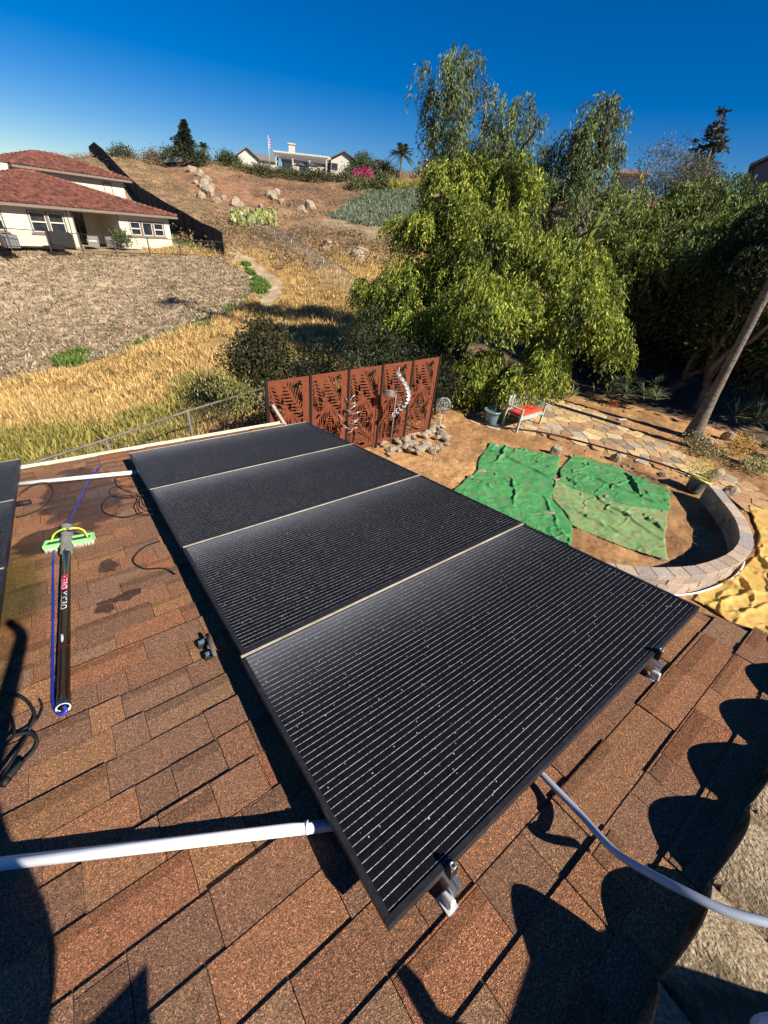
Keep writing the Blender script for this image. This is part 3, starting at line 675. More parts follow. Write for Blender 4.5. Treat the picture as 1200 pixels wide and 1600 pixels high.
roofpipe('conduit', [(790, 1150, .05), (850, 1213, .05), (905, 1270, .06), (955, 1325, .10), (1000, 1356, .14), (1070, 1393, .19), (1140, 1425, .21), (1230, 1448, .22)], .0105, MT['conduit'], 'grey flexible conduit curving from under the panel over the tile roof', 'conduit', n=14)
cb = 'thin black cables on the left roof'
for pts, r, la in (
 ([(225, 800, .04), (190, 808, .02), (160, 797, .02), (172, 775, .03), (215, 776, .04), (225, 790, .05), (245, 800, .05)], .004, 'black cable looping out from the second panel edge'),
 ([(205, 745, .04), (183, 745, .03), (185, 760, .02), (225, 775, .04)], .004, 'small black cable loop near the far white pipe'),
 ([(228, 760, .04), (180, 760, .03), (172, 772, .02), (190, 778, .03), (218, 775, .06), (214, 790, .05), (222, 803, .04), (242, 803, .05)], .0035, 'thin cable curl between the two far panels edges'),
 ([(250, 845, .05), (225, 855, .02), (208, 875, .02), (225, 888, .02), (255, 888, .02), (275, 897, .03)], .0045, 'black cable loop with a twist tie beside the shaded panel edge'),
 ([(30, 770, .05), (55, 756, .04), (75, 755, .04), (83, 768, .02), (70, 790, .02), (45, 803, .02), (25, 808, .03)], .0035, 'thin cable arching beside the far left panel'),
 ([(-20, 1085, .03), (15, 1084, .03), (40, 1094, .02), (54, 1116, .03), (48, 1135, .03), (42, 1150, .02), (25, 1178, .05), (8, 1205, .06), (-20, 1240, .05)], .006, 'thick black cable snaking down the left picture edge'),
 ([(62, 1094, .02), (66, 1105, .02), (58, 1124, .02), (40, 1138, .02), (20, 1150, .03)], .004, 'short cable end hooking over by the left picture edge'),
 ([(20, 1150, .03), (45, 1145, .03), (57, 1155, .03), (54, 1170, .02), (38, 1188, .02), (30, 1195, .03)], .0065, 'black cable loop ending at the dark connector'),
 ([(-30, 1200, .09), (0, 1170, .06), (22, 1145, .05), (10, 1110, .04), (-20, 1100, .04)], .005, 'cable hanging from the left edge in deep shade')):
    roofpipe('cable', pts, r, MT['rubber'], la, 'cable', cb, 6)
rt = empty('cable_connector', (0, 0, 0), 0, 'black ribbed plug connector at the lower left edge', 'connector')
P_ = [(*RXU(px, py, .04), .04) for px, py in ((4, 1228), (12, 1216), (34, 1190))]
mb = MB(); mb.tube([P_[0], P_[1]], [.010, .013], 10); o = mb.build('plug_nut', MT['rubber'], rt); o.matrix_world = ROOFM
mb = MB(); mb.tube([Vector(P_[1]).lerp(Vector(P_[2]), k/8) for k in range(9)], [.011, .013, .0105, .0125, .010, .012, .009, .010, .007], 10); o = mb.build('plug_body', MT['rubber'], rt); o.matrix_world = ROOFM
o = MB().tube([(*RXU(24, 788, .03), .03), (*RXU(48, 784, .03), .03)], .02, 10).build('tube_stub', MT['rubber']); o.matrix_world = ROOFM; tag(o, 'short black tube poking out beside the far left panel', 'tube')
# ---- water fed cleaning pole
pole = empty('cleaning_pole', (0, 0, 0), 0, 'black telescopic window cleaning pole with green brush lying on the shingles', 'cleaning pole')
hA, hB = .050, .036
A_ = Vector((*RXU(99, 1104, hB), hB)); B_ = Vector((*RXU(104, 862, hA), hA)); ax = (B_-A_).normalized(); Lp = (B_-A_).length
blackp = mat('carbon_tube', (.006, .006, .009), (.012, .012, .016), 8, rough=.22, spec=.6)
def onp(t, up=0.0, side=0.0): return A_+ax*t+Vector((0, 0, 1))*up+Vector((1, 0, 0))*side
RT = .0225
mb = MB(); mb.tube([onp(.0), onp(.06), onp(.0601), onp(Lp)], [RT*1.08, RT*1.08, RT, RT*.97], 28, cap=False)
mb.tube([onp(.0), onp(Lp)], [RT*.9, RT*.85], 28, cap=False); o = mb.build('tube', blackp, pole); o.matrix_world = ROOFM
def ring(name, t0, t1, r_o, r_i, m_, par=pole):
    mb = MB(); mb.tube([onp(t0), onp(t1)], r_o, 28, cap=False); mb.tube([onp(t0), onp(t1)], r_i, 28, cap=False)
    a = len(mb.v)//2; mb.f += [(j, (j+1) % 28, a+(j+1) % 28, a+j) for j in range(28)]+[(28+j, 28+(j+1) % 28, a+28+(j+1) % 28, a+28+j) for j in range(28)]; mb.sm += [False]*56
    o = mb.build(name, m_, par); o.matrix_world = ROOFM; return o
ring('end_cap', -.008, .012, RT*1.1, RT*.9, mat('pale_grip', (.5, .5, .42), (.6, .6, .5), 9))
o = MB().tube([onp(.04), onp(.05)], RT*.9, 20).build('inner_plug', MT['rubber'], pole); o.matrix_world = ROOFM
redm = mat('crimson_print', (.42, .012, .05), (.45, .02, .06), 9, rough=.4)
ring('red_ring', .355, .362, RT*1.012, RT*.95, redm)
mb = MB(); nT = 15                                 # coiled grey hose wrapped round the clamps
hel = [onp(Lp-.02+ .40*k/(nT*12), .0, 0) + (Matrix.Rotation(2*math.pi*k/12, 3, ax) @ Vector((0, 0, 1)))*(RT*1.15+.003*math.sin(k*1.7)) for k in range(nT*12)]
mb.tube(hel, .0095, 6); o = mb.build('wound_hose', mat('grey_hose', (.10, .10, .09), (.17, .165, .15), 40, rough=.7), pole); o.matrix_world = ROOFM
o = MB().tube([onp(Lp-.02), onp(Lp+.42)], RT*.85, 16).build('inner_tube', blackp, pole); o.matrix_world = ROOFM
limemat = mat('lime_plastic', (.25, .72, .20), (.32, .80, .26), 8, rough=.4, spec=.5)
pts = [Vector((*RXU(px, py, .05), .05)) for px, py in ((69, 852), (146, 838))]
d_ = (pts[1]-pts[0]); Lb = d_.length; d_.normalize(); cc_ = (pts[0]+pts[1])/2; M3 = Matrix.Rotation(math.atan2(d_.y, d_.x), 3, 'Z')
br = MB()
for (cx, cy, sx, sy) in ((0, .034, Lb, .014), (0, -.034, Lb, .014), (-Lb/2+.007, 0, .014, .054), (Lb/2-.007, 0, .014, .054)): br.box(cc_+M3 @ Vector((cx, cy, 0)), (sx, sy, .022), M3)
br = br.build('brush_rim', limemat, pole); br.matrix_world = ROOFM
o = MB().box(cc_+Vector((0, 0, -.004)), (Lb-.03, .055, .014), M3).build('brush_block', mat('dark_green_plastic', (.01, .04, .015), (.02, .06, .02), 9, rough=.5), pole); o.matrix_world = ROOFM
bm_ = MB()
for i in range(46):
    for j in range(6):
        p = cc_+M3 @ Vector(((i/45-.5)*(Lb-.01), (j/5-.5)*.07, -.012)); bm_.tube([p, p+Vector((random.uniform(-.006, .006), random.uniform(-.006, .006), -.036))], .0022, 4)
o = bm_.build('bristles', mat('bristle', (.45, .45, .36), (.6, .6, .5), 20), pole); o.matrix_world = ROOFM
limet = mat('yellow_green_tube', (.45, .72, .04), (.5, .8, .06), 8, rough=.35)
for s_, q in ((0, ((80, 847, .06), (84, 836, .09), (93, 829, .12), (103, 826, .13))), (1, ((137, 839, .06), (131, 829, .10), (120, 825, .13), (108, 826, .14)))):
    P_ = bez([(*RXU(px, py, h), h) for px, py, h in q], 6); o = MB().tube(P_, .0055, 8).build('jet_tube', limet, pole); o.matrix_world = ROOFM
# writing printed on the tube, wrapped round it
def text_on_pole(txt, size, t_end, material, name, around=0.0, fit=None, lift=1.02):
    cu = bpy.data.curves.new(name, 'FONT'); cu.body = txt; cu.size = size; cu.align_x = 'LEFT'; cu.align_y = 'CENTER'; cu.resolution_u = 3; cu.offset = 0.0; cu.space_character = 1.08
    to = bpy.data.objects.new(name, cu); COL.objects.link(to); bpy.context.view_layer.update()
    me = bpy.data.meshes.new_from_object(to.evaluated_get(bpy.context.evaluated_depsgraph_get())); bpy.data.objects.remove(to)
    ztop = Vector((0, 0, 1)); side = ax.cross(ztop).normalized(); nrm = side.cross(ax).normalized()
    xm = max(v.co.x for v in me.vertices); x0_ = min(v.co.x for v in me.vertices); xs = fit/(xm-x0_) if fit else 1
    for v in me.vertices:
        v.co.x -= x0_; a = v.co.y/RT+around; t = t_end-v.co.x*xs
        p = onp(t) + (side*(math.sin(a)) + nrm*math.cos(a))*RT*lift
        v.co = p
    return me, link(me, name, material, pole)
whitem = mat('white_print', (.75, .75, .75), (.8, .8, .8), 9, rough=.5)
AR = -.12
# red plaque, then the words
def patch(name, t0, t1, w_, m_, lift):
    ztop = Vector((0, 0, 1)); side = ax.cross(ztop).normalized(); nrm = side.cross(ax).normalized(); vs = []; fs = []; n_ = 8
    for i, t_ in enumerate((t0, t0+.004, t1-.004, t1)):
        ww = w_*(1 if i in (1, 2) else .88)
        for j in range(n_+1):
            a = AR+(j/n_-.5)*2*ww/RT; vs.append(onp(t_)+(side*math.sin(a)+nrm*math.cos(a))*RT*lift)
    for i in range(3): fs += [(i*9+j, i*9+j+1, i*9+10+j, i*9+9+j) for j in range(n_)]
    o = MB().add(vs, fs).build(name, m_, pole); o.matrix_world = ROOFM
tR0 = (Vector((*RXU(104, 902, hA), hA))-A_).dot(ax); tR1 = (Vector((*RXU(104, 925, hA), hA))-A_).dot(ax)
patch('red_plaque', tR1, tR0+.004, .0175, redm, 1.008)
me, o = text_on_pole('XER\u00d8', .040, tR0, whitem, 'brand_lettering', AR, fit=(tR0-tR1)*.92, lift=1.02); o.matrix_world = ROOFM
tM1 = (Vector((*RXU(104, 948, hA), hA))-A_).dot(ax)
me, o = text_on_pole('MICRO', .040, tR1-.014, whitem, 'model_lettering', AR, fit=(tR1-tM1)*1.15, lift=1.02); o.matrix_world = ROOFM
tW = (Vector((*RXU(101, 997, hB), hB))-A_).dot(ax)
side_ = ax.cross(Vector((0, 0, 1))).normalized(); nrm_ = side_.cross(ax).normalized()
def pc__(t, a): return onp(t)+(side_*math.sin(a)+nrm_*math.cos(a))*RT*1.02
o = MB().add([pc__(tW, AR-.25), pc__(tW-.016, AR-.25), pc__(tW-.008, AR+.22)], [(0, 1, 2)]).build('warning_triangle', whitem, pole); o.matrix_world = ROOFM
AR0 = AR
mb_ = []
for k_, (da, ln_) in enumerate(((-.16, .030), (-.05, .045), (.06, .045), (.17, .036))):
    AR = AR0+da; patch('warning_line', tW-.017-ln_, tW-.017, .0011, whitem, 1.02)
AR = AR0
blueh = mat('blue_hose', (.012, .025, .28), (.02, .04, .36), 20, rough=.35, spec=.5)
roofpipe('hose', [(100, 1103, .05), (103, 1112, .035), (92, 1116, .03), (84, 1100, .02), (82, 1060, .012), (83, 950, .012), (84, 860, .015), (95, 842, .03)], .0062, blueh, 'blue hose running beside the black cleaning pole', 'hose', 'blue hoses', 10)
roofpipe('hose', [(100, 833, .06), (104, 822, .07), (118, 795, .03), (130, 768, .012), (140, 748, .02), (150, 735, .09), (158, 728, .06)], .0062, blueh, 'faded blue hose leading over the far gutter', 'hose', 'blue hoses', 10)
# ---- the photographer, standing on the tiles behind the camera; one ankle comes into the corner of the picture
def skinned(name, nodes, edges, material, parent=None, root=0, sub=2):
    me = bpy.data.meshes.new(name); me.from_pydata([n[0] for n in nodes], edges, []); me.update()
    o = link(me, name, material, parent); s_ = o.modifiers.new('skin', 'SKIN'); s_.use_smooth_shade = True
    sv = me.skin_vertices[0].data
    for i, n in enumerate(nodes):
        r = n[1]; sv[i].radius = r if isinstance(r, tuple) else (r, r)
        sv[i].use_root = (i == root)
    d = o.modifiers.new('sub', 'SUBSURF'); d.levels = sub; d.render_levels = sub; return o
zt = ze+.11
kn = G(1197, 1600, zt+.13)
skin = mat('skin', (.42, .22, .14), (.50, .28, .18), 9, rough=.5); denim = mat('pale_denim', (.10, .20, .38), (.42, .52, .66), 7, rough=.85, bump=.5, bscale=120, c3=(.75, .80, .85), scale3=9, amount3=.8)
shirt = mat('dark_shirt', (.03, .03, .04), (.05, .05, .06), 30, rough=.9)
pe = empty('person', (-.3, -.75, zt), 0, 'person in pale worn jeans whose knee just enters the lower right corner', 'person')
hipc = Vector((-.18, -.80, zt+.62)); chest = Vector((-.36, -.64, zt+1.00)); neck = Vector((-.20, -.50, zt+1.17)); head = Vector((-.09, -.40, zt+1.30))
nd = [(hipc, (.15, .12)), (hipc.lerp(chest, .5), (.13, .11)), (chest, (.17, .12)), (neck, .06), (head, (.10, .115)), (head+Vector((0, .0, .09)), (.08, .095)),
      (chest+Vector((-.2, 0, .05)), .06), (chest+Vector((-.26, .12, -.16)), .042), (Vector((-.16, -.18, CAMZ-.12)), .028), (Vector((-.08, -.10, CAMZ-.04)), .022),
      (chest+Vector((.15, 0, .05)), .06), (chest+Vector((.22, .16, -.10)), .042), (Vector((.12, -.16, CAMZ-.10)), .028), (Vector((.08, -.10, CAMZ-.04)), .022)]
o = skinned('body', nd, [(0, 1), (1, 2), (2, 3), (3, 4), (4, 5), (2, 6), (6, 7), (7, 8), (8, 9), (2, 10), (10, 11), (11, 12), (12, 13)], skin, pe); local(pe, o)
o = skinned('shirt', [(hipc, (.26, .17)), (hipc.lerp(chest, .5), (.27, .16)), (chest, (.24, .17)), (neck-Vector((0, .03, .06)), .075), (chest+Vector((-.2, 0, .05)), .075), (chest+Vector((-.28, .08, -.09)), .06), (chest+Vector((.15, 0, .05)), .075), (chest+Vector((.20, .08, -.04)), .06)],
            [(0, 1), (1, 2), (2, 3), (2, 4), (4, 5), (2, 6), (6, 7)], shirt, pe); local(pe, o)
lk = Vector((-.42, -.55, zt+.42)); lf_ = Vector((-.42, -.80, zt+.05)); rf = kn+Vector((.05, -.42, -.03))
o = skinned('jeans', [(hipc, (.2, .14)), (hipc+Vector((-.1, .02, -.03)), .11), (lk, .07), (lf_, .055), (hipc+Vector((.10, -.02, -.10)), .085), (Vector((.35, -1.30, zt+.24)), .07), (kn-Vector((.12, .22, -.0)), .06), (kn, .055), (kn+Vector((.04, -.16, -.03)), .05)],
            [(0, 1), (1, 2), (2, 3), (0, 4), (4, 5), (5, 6), (6, 7), (7, 8)], denim, pe); local(pe, o)
o = skinned('shoe', [(lf_, .05), (lf_+Vector((-.02, .12, -.02)), (.045, .035)), (lf_+Vector((-.03, .2, -.025)), (.04, .025))], [(0, 1), (1, 2)], shirt, pe); local(pe, o)
o = skinned('shoe', [(rf, .05), (rf+Vector((.02, -.12, -.02)), (.045, .035)), (rf+Vector((.03, -.2, -.025)), (.04, .025))], [(0, 1), (1, 2)], shirt, pe); local(pe, o)
o = skinned('hair', [(head+Vector((0, -.05, .02)), .085), (head+Vector((0, -.02, .11)), (.085, .08))], [(0, 1)], shirt, pe); local(pe, o)
# unseen shapes added out of frame on the tiles to throw shadows onto the shingles
bag = empty('bag_shadow_caster', (.70, -.88, zt-.02), .2, 'unseen rounded bag shape added on the tile roof to cast a shadow', 'shadow caster')
bg_ = MB().lathe((0, 0, 0), [(.12, 0), (.17, .03), (.19, .12), (.19, .22), (.15, .31), (.07, .355)], 24).build('body', shirt, bag); bg_.scale = (1.55, .8, 1.05); MB().tube([(-.14, 0, .34), (-.10, 0, .44), (.10, 0, .44), (.14, 0, .34)], .014, 8).build('handle', MT['rubber'], bag)
btl = empty('bottle_shadow_caster', (.46, -.74, zt-.02), 0, 'unseen tall bottle shape added on the tile roof to cast a shadow', 'bottle')
MB().lathe((0, 0, 0), [(.075, 0), (.085, .02), (.08, .2), (.045, .33), (.02, .38)], 18).build('body', MT['pvc'], btl); MB().box((0, .015, .40), (.03, .09, .045), bev=.006).build('trigger', MT['rubber'], btl)
# ================================================================== THE YARD
# ---- rusty steel screen of five leaf pattern panels
FB = [G(420, 668, 0), G(637, 676, 0)]        # foot of the screen, left and right
PB = [G(x, y, 1.98) for x, y in ((415, 595), (481, 583), (545, 573), (600, 566), (646, 562))]
dirF = (PB[4]-PB[0]); dirF.z = 0; Lf = dirF.length; dirF.normalize(); angF = math.atan2(dirF.y, dirF.x)
sc = empty('privacy_screen', (PB[0].x, PB[0].y, 0), angF, 'rusty steel privacy screen of leaf patterned panels between black posts', 'screen')
SP = Lf/4; PWD = SP-.05; PHT = 1.86
def field(u, v):                              # positive = steel, negative = cut away; u across 0..1, v up 0..1.8
    x = u; y = v; f = np.full_like(x, 1.0)
    def slot(ax_, ay, bx, by, w_):            # lens-shaped slot from a to b
        nonlocal f
        dx, dy = bx-ax_, by-ay; L2 = dx*dx+dy*dy; t_ = np.clip(((x-ax_)*dx+(y-ay)*dy)/L2, 0, 1)
        d = np.hypot(x-ax_-t_*dx, y-ay-t_*dy); f = np.minimum(f, d-1.35*w_*np.sin(np.pi*np.clip(t_, .04, .96))**.6)
    def frond(x0, y0, x1, y1, L0, n, w_=.011, cut=.0, both=True):
        dx, dy = x1-x0, y1-y0; l = math.hypot(dx, dy); dx /= l; dy /= l; nx, ny = -dy, dx
        for i in range(n):
            t_ = (i+.5)/n; px, py = x0+dx*l*t_, y0+dy*l*t_; ll = L0*math.sin(math.pi*(.12+.8*t_))
            for s_ in ((1, -1) if both else (1,)):
                slot(px+nx*s_*.012, py+ny*s_*.012, px+dx*ll*.75+nx*s_*ll, py+dy*ll*.75+ny*s_*ll, w_)
    def monstera(cx, cy, rad, ang, n=7):
        for i in range(n):
            a = ang+(i-(n-1)/2)*.62; slot(cx+math.cos(a)*rad*.16, cy+math.sin(a)*rad*.16, cx+math.cos(a)*rad*.93, cy+math.sin(a)*rad*.93, .006)
        for i in range(n-1):
            a = ang+(i-(n-2)/2)*.62; slot(cx+math.cos(a)*rad*.72, cy+math.sin(a)*rad*.72, cx+math.cos(a)*rad*1.08, cy+math.sin(a)*rad*1.08, .021)
        slot(cx-math.cos(ang)*.03, cy-math.sin(ang)*.03, cx-math.cos(ang)*.12, cy-math.sin(ang)*.12, .032)
    monstera(.52, 1.22, .46, -1.35, 8)
    frond(.92, .98, .42, 1.72, .24, 11, .013); frond(.05, 1.76, .22, 1.10, .15, 10, .014)
    frond(.06, .55, .52, .98, .20, 9, .012); frond(.95, .12, .40, .62, .25, 12, .013)
    frond(.62, .34, .98, .88, .17, 9, .012); frond(.10, .06, .16, .52, .15, 8, .014)
    monstera(.28, .36, .25, -.9, 5); frond(.70, 1.80, .96, 1.30, .15, 8, .014)
    for a in range(5): slot(.50+.03*a, .50, .44+.09*a, .80, .012)
    slot(.60, 1.66, .78, 1.74, .035); slot(.80, 1.16, .90, 1.05, .03); slot(.40, .12, .62, .10, .028); slot(.30, 1.50, .34, 1.36, .026)
    e_ = np.minimum(np.minimum(x, PWD-x), np.minimum(y, PHT-y)); return np.where(e_ < .03, np.maximum(.02, f), f)
NXc, NYc = 110, 210
gxv, gyv = np.meshgrid(np.linspace(0, PWD, NXc+1), np.linspace(0, PHT, NYc+1)); fv = field(gxv*(1/PWD), gyv*(1.84/PHT))
vid = {}; Vp = []; Fp = []
def pv(key, x, y):
    if key not in vid: vid[key] = len(Vp); Vp.append((x, y))
    return vid[key]
bord = []
for j in range(NYc):
    for i in range(NXc):
        cs = [(i, j), (i+1, j), (i+1, j+1), (i, j+1)]; f4 = [fv[b_, a_] for a_, b_ in cs]
        if max(f4) <= 0: continue
        pl = []
        for k in range(4):
            a_, b_ = cs[k], cs[(k+1) % 4]; fa, fb = f4[k], f4[(k+1) % 4]
            if fa > 0: pl.append(pv(a_, gxv[a_[1], a_[0]], gyv[a_[1], a_[0]]))
            if (fa > 0) != (fb > 0):
                t_ = fa/(fa-fb); key = (min(a_, b_), max(a_, b_))
                pl.append(pv(key, gxv[a_[1], a_[0]]*(1-t_)+gxv[b_[1], b_[0]]*t_, gyv[a_[1], a_[0]]*(1-t_)+gyv[b_[1], b_[0]]*t_)); bord.append(pl[-1])
        if len(pl) > 2: Fp.append(tuple(pl))
nvp = len(Vp); TH = .004
edges = {}
for f_ in Fp:
    for k in range(len(f_)):
        e_ = (f_[k], f_[(k+1) % len(f_)]); edges[tuple(sorted(e_))] = edges.get(tuple(sorted(e_)), 0)+1
vv = [(x, -TH, y) for x, y in Vp]+[(x, TH, y) for x, y in Vp]
ff = list(Fp)+[tuple(i+nvp for i in f_[::-1]) for f_ in Fp]+[(a_, b_, b_+nvp, a_+nvp) for (a_, b_), c__ in edges.items() if c__ == 1]
pm = MB().add(vv, ff)
p0 = pm.build('leaf_panel', MT['rust'], sc); p0.location = (.025, 0, .10)
post = MB().box((0, 0, .995), (.05, .05, 1.99), bev=.003); post.box((0, 0, 1.995), (.056, .056, .012)); pp = post.build('post', MT['blk'], sc)
for i in range(5):
    if i: c_ = p0.copy(); COL.objects.link(c_); c_.location = (.025+SP*i, 0, .10+(.0 if i < 4 else 0))
for i in range(1, 6): c_ = pp.copy(); COL.objects.link(c_); c_.location = (SP*i, 0, 0)
wdm = mat('grey_wood', (.28, .24, .19), (.42, .37, .30), 6, stretch=(1, 8, 8), bump=.3)
br = MB().tube([PB[0]+Vector((.06, -.08, -.42)), PB[0]+Vector((.72, -.30, -1.75))], .035, 4).build('timber_brace', wdm); tag(br, 'grey timber brace leaning across the leftmost rusty panel', 'brace')
# ---- chain link fence behind the eave
def chain_fence(name, tops, hts, label, mesh_m, r_=.024, mesh=.11, wires=True, postm=None, wr=.0022, group=None):
    root = empty(name, tops[0], 0, label, 'fence', group); pts = [Vector(t) for t in tops]
    wb(MB().tube(pts, r_, 8), 'top_rail', postm or MT['steel'], root)
    for p, h_ in zip(pts, hts): wb(MB().tube([p-Vector((0, 0, h_)), p+Vector((0, 0, .03))], r_*1.15, 8), 'post', postm or MT['steel'], root)
    if wires:
        mb = MB()
        for k in range(len(pts)-1):
            a, b_ = pts[k], pts[k+1]; Ls = (b_-a).length; n_ = int(Ls/mesh); ha = hts[k]; hb = hts[k+1]
            def q(s_, v): t_ = s_/Ls; return a.lerp(b_, t_)-Vector((0, 0, v*(ha*(1-t_)+hb*t_)))
            rows = max(1, int(max(ha, hb)/mesh))
            for i in range(-rows, n_+1):
                for sgn in (1, -1):
                    s0 = i*mesh if sgn > 0 else (i+rows)*mesh; s1 = s0+sgn*rows*mesh; v0, v1 = 0., 1.
                    def cl(sa, va, sb, vb, lim):
                        return sa+(sb-sa)*0, va
                    ts = [0, 1]
                    if s1 != s0:
                        t1, t2 = (0-s0)/(s1-s0), (Ls-s0)/(s1-s0); ts = [max(0, min(t1, t2)), min(1, max(t1, t2))]
                    if ts[1]-ts[0] < .02: continue
                    A1 = q(s0+(s1-s0)*ts[0], ts[0]); B1 = q(s0+(s1-s0)*ts[1], ts[1]); mb.tube([A1, B1], wr, 3, cap=False)
        wb(mb, 'wire_mesh', mesh_m, root)
    return root
pts = [G(x, y, 1.15) for x, y in ((-70, 764), (20, 733), (165, 687), (293, 642), (413, 606))]
chain_fence('chain_link_fence', pts, [1.2]*5, 'rusty grey chain link fence running below the far eave', MT['oldsteel'], .021, .075, wr=.0016, postm=MT['oldsteel'])
# ---- wind spinners
def at_ground(px, py): return G(px, py, 0)
b0 = G(541, 712, 0); s1 = empty('wind_spinner', (b0.x, b0.y, 0), 0, 'steel garden spinner with curled silver petals before the second panel', 'wind spinner', 'garden wind spinners')
wb(MB().tube([b0, b0+Vector((0, 0, 1.35))], .012, 8), 'stem', MT['steel'], s1)
mb = MB(); rq = random.Random(4)
for i in range(20):
    z_ = .55+.85*i/20; a = i*2.4; L_ = .20*(.6+.7*math.sin(math.pi*min(1, (i+3)/20)))
    P_ = [b0+Vector((0, 0, z_)), b0+Vector((math.cos(a)*L_*.55, math.sin(a)*L_*.55, z_+.07)), b0+Vector((math.cos(a+.5)*L_, math.sin(a+.5)*L_, z_+.11)), b0+Vector((math.cos(a+1)*L_*1.05, math.sin(a+1)*L_*1.05, z_+.03))]
    mb.tube(bez(P_, 3), [.012, .03, .042, .045, .045, .04, .032, .022, .012, .006][:len(bez(P_, 3))], 6, ell=.25)
wb(mb, 'petals', MT['chrome'], s1)
b1 = G(608, 712, 0); s2 = empty('wind_spinner', (b1.x, b1.y, 0), 0, 'tall helix wind spinner carrying a curve of shiny cups', 'wind spinner', 'garden wind spinners')
H2 = G(617, 575, 1.0).z; hh2 = (AT(617, 573, math.hypot(b1.x, b1.y))).z
wb(MB().tube([b1, b1+Vector((0, 0, hh2))], .011, 8), 'stem', MT['steel'], s2)
right = Vector((AX_R.x, AX_R.y, 0)).normalized()
for i in range(12):
    t_ = i/11; a = t_*3.6-.4; z_ = hh2-.12-t_*.95; o_ = right*(.24*math.sin(math.pi*t_)*1.1)+right.cross(Vector((0, 0, 1)))*(.1*math.cos(a))
    mb = MB(); mb.tube([b1+Vector((0, 0, z_)), b1+o_+Vector((0, 0, z_))], .005, 5)
    mb.lathe(b1+o_+Vector((0, 0, z_)), [(.004, -.02), (.05, -.012), (.066, .008), (.055, .018), (.004, .006)], 12, Matrix.Rotation(.5+a*.3, 3, 'X')); wb(mb, 'cup', MT['chrome'], s2)
mb = MB()
for i in range(5):
    z_ = hh2-.52-.028*i; mb.tube(bez([b1+Vector((0, 0, z_)), b1-right*.12+Vector((0, 0, z_+.02)), b1-right*.27+Vector((0, 0, z_-.01))], 3), [.006, .01, .02, .03, .034, .03, .012][:7], 6, ell=.3)
wb(mb, 'side_vanes', MT['steel'], s2)
for i in range(14): wb(MB().lathe(b1+Vector((0, 0, .75+.05*i)), [(.004, -.014), (.018, 0), (.004, .014)], 8), 'bead', MT['chrome'], s2)
b2 = G(676, 721, 0); s3 = empty('wind_spinner', (b2.x, b2.y, 0), 0, 'slender spinner topped with a wire ball standing on bare soil', 'wind spinner', 'garden wind spinners')
hh3 = AT(693, 632, math.hypot(b2.x, b2.y)).z; t3 = AT(693, 632, math.hypot(b2.x, b2.y))
wb(MB().tube([b2, t3-Vector((0, 0, .12))], .009, 8), 'stem', MT['steel'], s3)
mb = MB()
for k in range(7):
    a = math.pi*k/7; pts_ = [t3+(rotz(a) @ Vector((math.cos(q)*.16, 0, math.sin(q)*.15))) for q in np.linspace(0, 2*math.pi, 17)]; mb.tube(pts_, .0065, 5, cap=False)
for k in range(3): mb.tube([t3+Vector((math.cos(q)*.15*(1-.22*k), math.sin(q)*.15*(1-.22*k), -.04+.05*k)) for q in np.linspace(0, 2*math.pi, 17)], .006, 5, cap=False)
wb(mb, 'wire_ball', MT['steel'], s3)
mb = MB(); [mb.tube(bez([t3+Vector((0, 0, -.14)), t3+rotz(a) @ Vector((.10, 0, -.17)), t3+rotz(a+.4) @ Vector((.16, 0, -.10))], 3), [.006, .02, .03, .034, .03, .02, .006], 6, ell=.3) for a in (0, 2.1, 4.2)]
wb(mb, 'fins', MT['chrome'], s3)
# ---- rock pile at the foot of the screen, single stones
rk = random.Random(11); ROCKM = [MB().rock((0, 0, 0), (1, 1, 1), s_) .build('stone', MT['rock']) for s_ in range(7)]
rockmesh = [o.data for o in ROCKM]
for o in ROCKM: bpy.data.objects.remove(o)
def stone(x, y, z, sx, sy, sz, label, group=None, name='stone', cat='stone', rz=None, tilt=.2):
    o = bpy.data.objects.new(name, rk.choice(rockmesh)); COL.objects.link(o); o.location = (x, y, z); o.scale = (sx, sy, sz)
    o.rotation_euler = (rk.uniform(-tilt, tilt), rk.uniform(-tilt, tilt), rk.uniform(0, 6) if rz is None else rz); return tag(o, label, cat, group)
pile = np.array([G(x, y, 0).xy for x, y in ((566, 690), (640, 672), (690, 668), (706, 690), (690, 708), (640, 712), (615, 716), (580, 700))])
k_ = 0
for x, y in scatter(pile, 95):
    s_ = rk.uniform(.06, .15); stone(x, y, s_*.3+rk.uniform(0, .06), s_*rk.uniform(.9, 1.6), s_, s_*rk.uniform(.35, .6), 'pale broken stone in the pile at the foot of the rusty screen', 'stones piled by the screen', tilt=.5)
